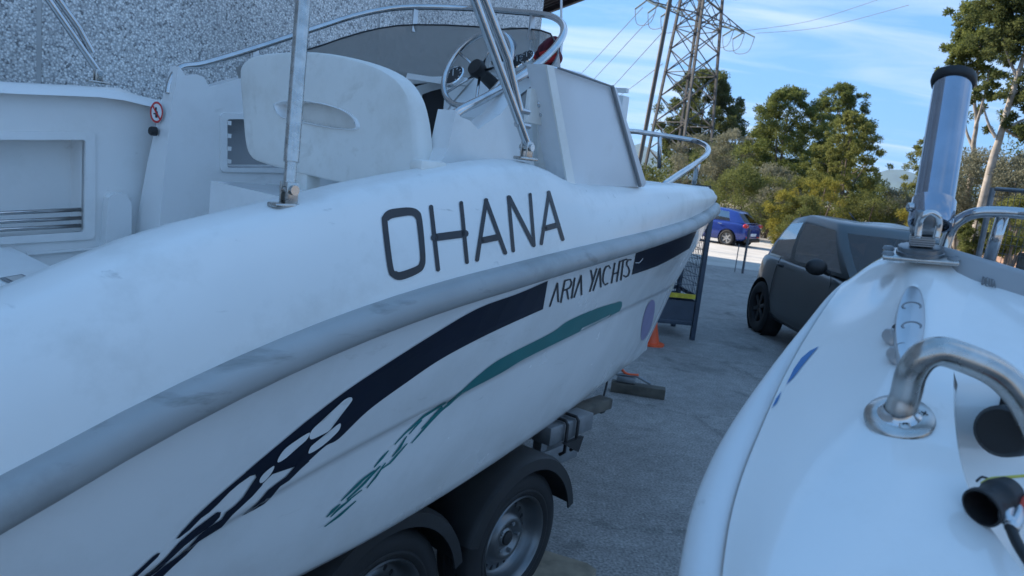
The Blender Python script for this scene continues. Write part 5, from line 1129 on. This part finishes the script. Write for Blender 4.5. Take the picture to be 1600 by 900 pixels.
# ------------------------------------------------------------------ roll cage trolley beyond the bow
kz = thing('cage_trolley', 'dark blue grey wire mesh roll cage trolley standing beyond the bow of the lettered boat', 'trolley', Vector((2.0, 8.75, 0)))
pa = at_z(1081, 531, 0.0); wdir = Vector((-.93, -.10, 0)).normalized(); ddir = Vector((-.1, .93, 0)).normalized(); zt = 1.75; CW, CD = .85, .75
crn = [pa, pa + wdir * CW, pa + wdir * CW + ddir * CD, pa + ddir * CD]
for c in crn: mb = MB(); mb.box(c + Vector((0, 0, zt / 2)), wdir * .055, ddir * .055, (0, 0, zt), .004); mb.build('corner_post', M['cage'], kz)
for i in range(4):
    a, b = crn[i], crn[(i + 1) % 4]; d = (b - a).normalized(); a2, b2 = a + d * .03, b - d * .03; pn_ = Vector((d.y, -d.x, 0))
    for z in (.20, .52, zt - .03): mb = MB(); mb.box((a2 + b2) / 2 + Vector((0, 0, z)), b2 - a2, pn_ * .03, (0, 0, .05), .003); mb.build('rail', M['cage'], kz)
    mb = MB(); mb.box((a2 + b2) / 2 + Vector((0, 0, .34)), b2 - a2, pn_ * .012, (0, 0, .25)); mb.build('lower_panel', M['cage'], kz)
    L2 = (b2 - a2).length
    for k in range(1, int(L2 / .055)): p = a2 + d * (.055 * k); mb = MB(); mb.box(p + Vector((0, 0, 1.13)), d * .006, pn_ * .006, (0, 0, 1.18)); mb.build('mesh_wire', M['cage'], kz, 0)
    for k in range(1, 11): mb = MB(); mb.box((a2 + b2) / 2 + Vector((0, 0, .56 + k * .107)), b2 - a2, pn_ * .010, (0, 0, .006)); mb.build('mesh_wire', M['cage'], kz, 0)
mb = MB(); a2, b2 = crn[0] + wdir * .05 - ddir * .035, crn[1] - wdir * .1 - ddir * .035; mb.box((a2 + b2) / 2 + Vector((0, 0, .53)), b2 - a2, ddir * .008, (0, 0, .055)); mb.build('yellow_label', M['yellow'], kz)
pb_ = at_y(1020, 516, 8.2)
mb = MB(); mb.lathe([(.0, .32), (.03, .31), (.045, .22), (.085, .06), (.09, .02), (.15, .02), (.15, 0), (0, 0)], (pb_.x, pb_.y, 0.0), (0, 0, 1), 20); cone = mb.build('traffic_cone', M['orange'], None, 40); tag(cone, 'small orange cone on the asphalt half hidden behind the bow beside the cage trolley', 'cone')

# ------------------------------------------------------------------ posts, pole, fence panel
def post(name, label, cat, base, top, r, m):
    mb = MB(); mb.tube([base, base + (top - base) * .5, top], r, 10); o = mb.build(name, m, None, 40); tag(o, label, cat); return o
b = at_z(1160, 427, gz(17) - .0); post('marker_post', 'thin dark post standing at the shadow edge in front of the blue hatchback', 'post', b, b + Vector((0, 0, 1.08)), .028, M['wire'])
b = at_y(1156, 424, b.y + .1); post('thin_stake', 'very thin pale stake right next to the dark marker post', 'stake', Vector((b.x - .12, b.y, gz(17))), Vector((b.x - .12, b.y, .60)), .012, M['galv'])
pt, pb2 = at_y(1047, 0, 26), at_y(1003, 232, 26)
dp = (pt - pb2).normalized(); post('light_pole', 'tall slim grey metal pole rising just left of the lattice pylon', 'pole', pb2 - dp * (pb2.z + .3) / dp.z, pt + dp * 4, .075, M['pylon'])
fpn = thing('mesh_fence_panel', 'grey framed wire mesh fence panel standing behind the rail of the glossy white boat', 'fence', at_y(1522, 470, 8.2))
f0, f1 = at_y(1549, 293, 8.2), at_y(1700, 304, 7.4); fb = Vector((f0.x + .02, f0.y, .12)); fd_ = Vector((f1.x - f0.x, f1.y - f0.y, 0)).normalized(); FWD = 2.6; zf_ = f0.z; pnf = Vector((fd_.y, -fd_.x, 0))
for k in (0, FWD): mb = MB(); mb.tube([fb + fd_ * k + Vector((0, 0, -.10)), fb + fd_ * k + Vector((0, 0, zf_ - .12))], .03, 10); mb.build('frame_post', M['galv'], fpn, 60)
for z in (0.05, zf_ - .13): mb = MB(); mb.tube([fb + fd_ * .03 + Vector((0, 0, z)), fb + fd_ * (FWD - .03) + Vector((0, 0, z))], .022, 8); mb.build('frame_rail', M['galv'], fpn, 60)
for k in range(1, 43): mb = MB(); mb.tube([fb + fd_ * (.06 * k) + Vector((0, 0, .06)), fb + fd_ * (.06 * k) + Vector((0, 0, zf_ - .14))], .0035, 4, caps=False); mb.build('mesh_wire', M['wire'], fpn, 180)
for k in range(1, 20): mb = MB(); mb.tube([fb + fd_ * .03 + Vector((0, 0, .05 + k * .10)), fb + fd_ * (FWD - .03) + Vector((0, 0, .05 + k * .10))], .0030, 4, caps=False); mb.build('mesh_wire', M['wire'], fpn, 180)
mb = MB(); b = at_y(1597, 410, 9.5); mb.tube([Vector((b.x, b.y, 0)), Vector((b.x, b.y, 1.45))], .06, 10); o = mb.build('timber_post', M['wood_dark'], None, 40); tag(o, 'short dark post behind the mesh fence panel at the right edge', 'post')

# ------------------------------------------------------------------ electricity pylon and wires
PY = 72.0; pbase = at_y(1058, 232, PY); pxc = pbase.x
pyl = thing('electricity_pylon', 'tall grey lattice electricity pylon with cross arms above the trees', 'pylon', Vector((pxc + .6, PY, gz(60))))
HP = 31.0; zb0 = gz(60)
axv = at_y(1099, 0, PY) - at_y(1060, 225, PY)                 # lean seen in the photo is the camera's, so the axis stays vertical
xm = at_y(1080, 112, PY).x; 
def hw_(z): return 2.35 - (2.35 - .75) * (z - zb0) / HP
pang = radians(38); e1_, e2_ = Vector((cos(pang), sin(pang), 0)), Vector((-sin(pang), cos(pang), 0))
def leg(i, z): s1, s2 = ((1, 1), (1, -1), (-1, -1), (-1, 1))[i]; return Vector((xm, PY, z)) + (e1_ * s1 + e2_ * s2) * hw_(z)
zs = [zb0]; 
while zs[-1] < HP + zb0 - 1: zs.append(zs[-1] + max(1.25, hw_(zs[-1]) * 1.25))
for i in range(4): mb = MB(); mb.tube([leg(i, zs[0]), leg(i, zs[-1])], .15, 4); mb.build('corner_leg', M['pylon'], pyl, 0)
for k in range(len(zs) - 1):
    for i in range(4):
        j = (i + 1) % 4
        for a, b in ((leg(i, zs[k]), leg(j, zs[k + 1])), (leg(j, zs[k]), leg(i, zs[k + 1]))): mb = MB(); mb.tube([a, b], .06, 4, caps=False); mb.build('lattice_brace', M['pylon'], pyl, 0)
        if k % 2 == 0: mb = MB(); mb.tube([leg(i, zs[k + 1]), leg(j, zs[k + 1])], .045, 4, caps=False); mb.build('lattice_brace', M['pylon'], pyl, 0)
# cross arm
am = at_y(1100, 25, PY); za_ = am.z; al, ar = at_y(1001, 0, PY - 1.5), at_y(1182, 52, PY - 2.5)
adir = Vector((1, .75, 0)).normalized(); adir /= adir.x
aR = Vector((xm, PY, 0)) + adir * (at_y(1182, 52, PY).x - xm); aL = Vector((xm, PY, 0)) - adir * (xm - at_y(1000, 3, PY).x)
for za2, ext_ in ((za_ - .2, 1.0), (za_ + 4.6, .75), (za_ + 9.0, .6)):
    R0, L0 = Vector((xm, PY, za2)) + (aR - Vector((xm, PY, 0))) * ext_, Vector((xm, PY, za2)) + (aL - Vector((xm, PY, 0))) * ext_
    for tip in (R0, L0):
        d = (tip - Vector((xm, PY, za2))); s_ = hw_(za2) * .9; pr_ = Vector((-d.y, d.x, 0)).normalized()
        ends = [Vector((xm, PY, za2)) + pr_ * s_, Vector((xm, PY, za2)) - pr_ * s_, Vector((xm, PY, za2 + 1.9))]
        for e in ends: mb = MB(); mb.tube([e, tip + Vector((0, 0, .05))], .09 if e.z == za2 else .06, 4); mb.build('arm_beam', M['pylon'], pyl, 0)
        for q in range(1, 5):
            t = q / 5; A_, B_, C_ = [e + (tip - e) * t for e in ends]
            for u_, w_ in ((A_, B_), (A_, C_), (B_, C_)): mb = MB(); mb.tube([u_, w_], .04, 4, caps=False); mb.build('arm_brace', M['pylon'], pyl, 0)
        for t in (.52, .76, .99):
            p = Vector((xm, PY, za2)) + d * t
            for sd_ in (-1, 1):
                q = p + pr_ * (1.3 * sd_) + Vector((0, 0, -.55)); mb = MB(); mb.tube([p + pr_ * .1 * sd_, q], .075, 6); mb.build('insulator', M['insul'], pyl, 0)
            mb = MB(); mb.tube([p + pr_ * 1.3 + Vector((0, 0, -.55)), p + pr_ * .8 + Vector((0, 0, -1.9)), p - pr_ * .8 + Vector((0, 0, -1.9)), p - pr_ * 1.3 + Vector((0, 0, -.55))], .03, 5, smooth=5); mb.build('jumper_loop', M['wire'], pyl, 180)
def wire(name, label, pts, r, grp):
    mb = MB(); mb.tube(pts, r, 5, smooth=8, caps=False); o = mb.build(name, M['wire'], None, 180); tag(o, label, 'wire', grp)
for k, (u0, v0, u1, v1) in enumerate([(1004, 12, 845, 170), (1024, 20, 840, 205), (1040, 45, 850, 240), (1035, 100, 930, 165)]):
    a, b = at_y(u0, v0, PY - 1.5), at_y(u1, v1, 150); m_ = (a + b) / 2 - Vector((0, 0, .8)); wire('power_line', ('topmost of the four overhead wires running left from the pylon', 'second overhead wire from the top left of the pylon', 'third overhead wire from the top left of the pylon', 'lowest and shortest overhead wire left of the pylon')[k], [a, m_, b], .035, 'overhead wires left of the pylon')
for k, (u0, v0, u1, v1) in enumerate([(1165, 48, 1400, -10), (1180, 52, 1420, 8)]):
    a, b = at_y(u0, v0, PY - 2), at_y(u1, v1, 55); m_ = (a + b) / 2 - Vector((0, 0, .5)); wire('power_line', ('upper of the two thin wires crossing the sky right of the pylon', 'lower of the two thin wires crossing the sky right of the pylon')[k], [a, m_, b], .018, 'overhead wires right of the pylon')

# ------------------------------------------------------------------ trees and bushes
LEAF_N, LEAF_S = 2.4, .60
def leaf_mesh(name, centers, radii, n_leaf, size, squash=.8, droop=0.0):
    n_leaf = int(n_leaf * LEAF_N); size = size * LEAF_S
    """many small leaf clusters: every leaf a bent quad"""
    C = np.repeat(np.array(centers), n_leaf, 0); Rr = np.repeat(np.array(radii), n_leaf, 0)[:, None]; m = len(C)
    d = rng.normal(size=(m, 3)); d /= np.linalg.norm(d, axis=1)[:, None]; d[:, 2] *= squash
    p = C + d * Rr * (rng.random((m, 1)) ** .45)
    a = rng.normal(size=(m, 3)) + d * .7; a[:, 2] += .35 - droop; a /= np.linalg.norm(a, axis=1)[:, None]
    b = np.cross(a, rng.normal(size=(m, 3))); b /= np.linalg.norm(b, axis=1)[:, None] + 1e-9
    s = size * (.55 + .9 * rng.random((m, 1)))
    v = np.stack([p, p + a * s * .5 + b * s * .2, p + a * s, p + a * s * .5 - b * s * .2], 1).reshape(-1, 3)
    me = bpy.data.meshes.new(name); me.vertices.add(len(v)); me.vertices.foreach_set('co', v.ravel())
    me.loops.add(4 * m); me.loops.foreach_set('vertex_index', np.arange(4 * m)); me.polygons.add(m); me.polygons.foreach_set('loop_start', np.arange(m) * 4); me.polygons.foreach_set('loop_total', np.full(m, 4)); me.update(calc_edges=True); return me
def crown_pts(cx, cy, z0, z1, rad, n, shape='round', lop=.0):
    out = []; 
    for _ in range(n):
        for _t in range(30):
            t = random.random(); a = random.random() * 2 * pi
            prof_ = {'round': sqrt(max(0, 1 - (2 * t - 1.0) ** 2)) * (.55 + .6 * t if t < .5 else 1), 'cone': (1 - t) ** .8 * (1 if t > .15 else t / .15), 'top': max(0, sin(pi * min(1, t * .85 + .12))) ** .6, 'flat': .4 + .6 * t}[shape]
            r = rad * prof_ * sqrt(.12 + .88 * random.random()) * (1 + .34 * sin(3 * a + cx) * cos(5 * t + cy)) * (1 + .18 * random.random())
            out.append((cx + r * cos(a), cy + r * sin(a) * .9, z0 + (z1 - z0) * t)); break
    return out
def tree(name, label, uc, v0, v1, wpx, y, m, nclump, nleaf, size, shape='round', trunk='bark_dark', lean=0, group=None, cl=.17, limbs=5, trunk_r=.16):
    g = gz(y); top, botm = at_y(uc, v0, y), at_y(uc, v1, y); rad = wpx / 2 / FPX * y; cx = botm.x + lean
    cx = (top.x + botm.x) / 2
    root = thing(name, label, 'tree', Vector((cx, y, g)), 0, group or 'trees beyond the yard')
    z0, z1 = max(botm.z, g + .2), top.z
    cs = crown_pts(cx, y, z0, z1, rad, nclump, shape); rs = [rad * cl * (.7 + .7 * random.random()) for _ in cs]
    me = leaf_mesh('crown', np.array(cs) - np.array([cx, y, g]), rs, nleaf, size); link('crown', me, m, root, None, 0)
    mb = MB(); h = z1 - g; tp_ = [Vector((cx, y, g - .1)), Vector((cx + .1, y, g + h * .35)), Vector((cx - .08, y, g + h * .65)), Vector((cx, y, g + h * .93))]
    mb.tube(catmull(tp_, 4), [trunk_r * (1 - .85 * k / 12) for k in range(13)], 8); mb.build('trunk', M[trunk], root, 60)
    for k in range(limbs):
        c = Vector(cs[int(random.random() * len(cs))]); zb_ = g + h * (.25 + .5 * random.random()); s0 = Vector((cx, y, min(zb_, c.z - .1)))
        mb = MB(); mb.tube([s0, s0 + (c - s0) * .5 + Vector((0, 0, -.1)), c], [trunk_r * .45, trunk_r * .3, trunk_r * .12], 6); mb.build('limb', M[trunk], root, 60)
    return root
tree('pine_tree', 'dark green pine with a ragged crown standing behind the lattice pylon', 1098, 112, 262, 118, 84, M['pine_dark'], 260, 110, .42, 'top', cl=.13)
tree('pine_tree', 'broad dark green pine left of centre in the row, the bulkiest of the crowns', 1222, 138, 345, 112, 46, M['pine'], 300, 110, .21, 'round', cl=.14)
tree('pine_tree', 'grey green pine rising behind the broad dark pine, its crown leaning right', 1303, 132, 300, 98, 52, M['pine'], 230, 85, .23, 'round', cl=.12)
tree('pine_tree', 'light yellow green young pine with its thin trunk visible, right of the broad pine', 1322, 178, 350, 112, 38, M['pine_lime'], 330, 50, .17, 'top', trunk_r=.08, limbs=16, cl=.085)
tree('young_tree', 'small light green tree half hidden behind the steel rod holder', 1441, 214, 350, 66, 40, M['pine_lime'], 60, 90, .17, 'round')
# big pines at the right edge with bare pale trunks
def big_pine(label, trunk_px, y, clumps, m, tr, branches=()):
    P_ = [at_y(u, v, y) for u, v in trunk_px]; root = thing('pine_tree', label, 'tree', Vector((P_[0].x, y, gz(y))), 0, 'trees beyond the yard')
    mb = MB(); Q = catmull([Vector((P_[0].x - .1, y, gz(y) - .1))] + P_, 5); mb.tube(Q, [tr * (1 - .75 * k / (len(Q) - 1)) for k in range(len(Q))], 9); mb.build('trunk', M['bark'], root, 60)
    for br, r_ in branches: mb = MB(); B_ = catmull([at_y(u, v, y + dy) for u, v, dy in br], 4); mb.tube(B_, [r_ * (1 - .7 * k / (len(B_) - 1)) for k in range(len(B_))], 7); mb.build('limb', M['bark'], root, 60)
    cs, rs = [], []
    for u, v, rp_, n_ in clumps:
        c = at_y(u, v, y); R_ = rp_ / FPX * y
        for _ in range(n_): d = Vector((random.gauss(0, .5), random.gauss(0, .6), random.gauss(0, .42))); cs.append(c + d * R_ - root.location); rs.append(R_ * (.18 + .16 * random.random()))
    link('crown', leaf_mesh('crown', np.array([tuple(c) for c in cs]), rs, 85, .15), m, root, None, 0)
big_pine('tall pine with forked pale trunk, just left of the tallest one at the right edge', [(1519, 268), (1521, 225), (1526, 190), (1522, 150), (1530, 90), (1534, 40)], 25, [(1500, 75, 26, 14), (1520, 40, 28, 18), (1550, 60, 30, 18), (1545, 100, 30, 14), (1508, 105, 24, 10), (1530, 70, 34, 18), (1490, 95, 14, 4), (1560, 130, 22, 7), (1515, 20, 22, 10), (1545, 15, 26, 12), (1500, 130, 16, 5), (1540, 160, 18, 5)], M['pine'], .10,
         [([(1521, 232, 0), (1510, 205, .2), (1507, 175, .3)], .06), ([(1524, 200, 0), (1538, 150, -.2), (1546, 110, -.3)], .06)])
big_pine('tallest pine with a leaning pale trunk and bare branches at the right edge', [(1548, 262), (1560, 222), (1573, 175), (1588, 125), (1602, 80), (1620, 20), (1630, -60)], 22, [(1590, 40, 40, 26), (1570, 15, 30, 16), (1600, -20, 50, 26), (1640, 30, 60, 26), (1660, 120, 60, 22), (1585, 85, 30, 12), (1630, 180, 40, 12), (1600, 215, 30, 9), (1575, 60, 34, 16), (1545, 150, 26, 8), (1560, -20, 36, 18), (1600, 150, 34, 12), (1580, 200, 26, 8)], M['pine_dark'], .125,
         [([(1566, 205, 0), (1582, 196, -.1), (1602, 186, -.2), (1630, 180, -.2)], .06), ([(1556, 215, 0), (1545, 195, .1), (1536, 165, .2)], .06), ([(1580, 150, 0), (1596, 138, .1), (1625, 126, .1)], .05), ([(1567, 200, 0), (1590, 214, .1), (1620, 222, .1)], .045), ([(1590, 120, 0), (1576, 92, .2), (1568, 60, .2)], .05)])
# bushes
def bush(label, u, v0, v1, wpx, y, m, n=60, nl=80, size=.16, name='bush', cat='bush', cl=.2, y2=None):
    g = gz(y); top = at_y(u, v0, y); bt = at_y(u, v1, y); rad = wpx / 2 / FPX * y; z0 = max(min(bt.z, top.z - .4), g)
    cs = crown_pts(bt.x, y, z0, top.z, rad, n, 'round'); rs = [rad * cl * (.8 + .6 * random.random()) for _ in cs]
    root = thing(name, label, cat, Vector((bt.x, y, g)), 0, 'bushes beyond the yard')
    link('foliage', leaf_mesh('foliage', np.array(cs) - np.array([bt.x, y, g]), rs, nl, size), m, root, None, 0)
    for k in range(4):
        c = Vector(cs[k * 3]); mb = MB(); mb.tube([Vector((bt.x + .1 * k - .15, y, g - .05)), (Vector((bt.x, y, g)) + c) / 2, c], [.05, .035, .015], 6); mb.build('stem', M['bark_dark'], root, 60)
bush('grey olive bush with feathery leaves below the pylon and above the pulpit rail', 1078, 215, 312, 84, 58, M['olive'], 60, 80, .26)
bush('rounded silvery bush directly right of the pylon foot', 1140, 206, 300, 86, 52, M['olive'], 80, 90, .24)
bush('dark green dense bush right behind the blue hatchback', 1150, 262, 374, 120, 37, M['shrub'], 90, 90, .17)
bush('grey green bush beneath the broad dark pine', 1196, 262, 350, 90, 40, M['olive'], 60, 80, .17)
bush('bush turning yellow beside the rear of the blue hatchback', 1215, 298, 392, 66, 32, M['yellow_leaf'], 50, 80, .13)
bush('tall yellowing bush above the roof of the charcoal car', 1272, 276, 380, 84, 34, M['yellow_leaf'], 55, 80, .14)
bush('green leafy bush in front of the yellowing one above the charcoal car', 1248, 310, 388, 90, 31, M['shrub'], 60, 80, .13)
bush('mid green bush at the foot of the young pine', 1345, 290, 380, 100, 36, M['shrub'], 70, 80, .15)
bush('pale grey bush under the hill gap left of the rod holder', 1396, 292, 380, 88, 36, M['olive'], 60, 80, .15)
bush('low yellow green bush just behind the rod holder', 1436, 306, 385, 66, 33, M['yellow_leaf'], 40, 70, .13)
bush('large grey feathery bush under the forked pine', 1512, 236, 372, 130, 24, M['olive'], 120, 110, .12)
bush('wide grey bush below the tallest pine at the right edge', 1592, 246, 350, 130, 22, M['olive'], 110, 110, .12)
bush('bright green bush seen through the wire mesh fence panel', 1572, 312, 395, 92, 19, M['pine_lime'], 70, 90, .10)
bush('low green bush seen beneath the steel bow rail', 1516, 338, 400, 60, 20, M['shrub'], 50, 80, .10)
# wood behind that reads as one mass
cs, rs = [], []
for k in range(190):
    u = random.uniform(1010, 1660); y = random.uniform(62, 78); vt = np.interp(u, [1010, 1080, 1170, 1260, 1340, 1366, 1380, 1420, 1440, 1500, 1660], [262, 240, 232, 225, 260, 300, 316, 316, 290, 250, 215])
    zt_ = at_y(u, vt, y).z; z = gz(60) + (zt_ - gz(60)) * random.random() ** .7; p = at_y(u, 300, y); cs.append((p.x, y, z)); rs.append(1.1 + .7 * random.random())
me = leaf_mesh('wood', np.array(cs), rs, 150, .48); o = link('distant_wood', me, M['pine_dark'], None, None, 0); o['kind'] = 'stuff'
cs, rs = [], []
for k in range(160):
    u = random.uniform(1060, 1640); y = random.uniform(38, 48); p = at_y(u, 330, y); cs.append((p.x, y, gz(y) + random.random() * 1.5)); rs.append(.6 + .5 * random.random())
me = leaf_mesh('scrub', np.array(cs), rs, 90, .22); o = link('undergrowth', me, M['shrub'], None, None, 0); o['kind'] = 'stuff'
# orange earth bank
rows = []
for i in range(26):
    x = 12 + i * .8; rows.append([(x, yy_, gz(yy_) + h * (.8 + .35 * sin(x * 1.3) + .2 * sin(x * 3.1))) for yy_, h in ((24.5, 0.0), (25.3, .35), (26.2, .75), (27.5, .95), (30, .9), (33, .2), (36, -.1))])
mb = MB(); mb.grid(rows); mb.build('earth_bank', M['soil'], None, 180, kind='structure')
# hills on the horizon
def hill(pk_, y, m, name):
    rows = []; 
    for u, v in pk_: t = at_y(u, v, y); rows.append([(t.x, y - 900, -30), (t.x, y - 400, t.z * .55), (t.x, y, t.z), (t.x, y + 900, -30)])
    mb = MB(); mb.grid(rows); mb.build(name, m, None, 180, kind='structure')
hill([(600, 262), (820, 268), (940, 244), (1000, 224), (1050, 250), (1120, 290), (1200, 300), (1300, 300), (1340, 288), (1366, 272), (1388, 265), (1410, 265), (1432, 272), (1480, 292), (1600, 318), (1900, 330), (2300, 390)], 5200, M['hill'], 'hills')

# ------------------------------------------------------------------ air
hz_ = MB(); hz_.aabox(-7500, 7500, -3000, 7500, -60, 520); hm = bpy.data.materials.new('haze'); hm.use_nodes = True; nt = hm.node_tree; nt.nodes.clear()
o_ = N(nt, 'ShaderNodeOutputMaterial'); pv = N(nt, 'ShaderNodeVolumePrincipled'); pv.inputs['Color'].default_value = (.42, .66, 1, 1); pv.inputs['Density'].default_value = .00007; pv.inputs['Anisotropy'].default_value = .2; L(nt, pv.outputs[0], o_.inputs['Volume'])
ho = hz_.build('haze', hm, None, 0, local=True); ho['kind'] = 'stuff'
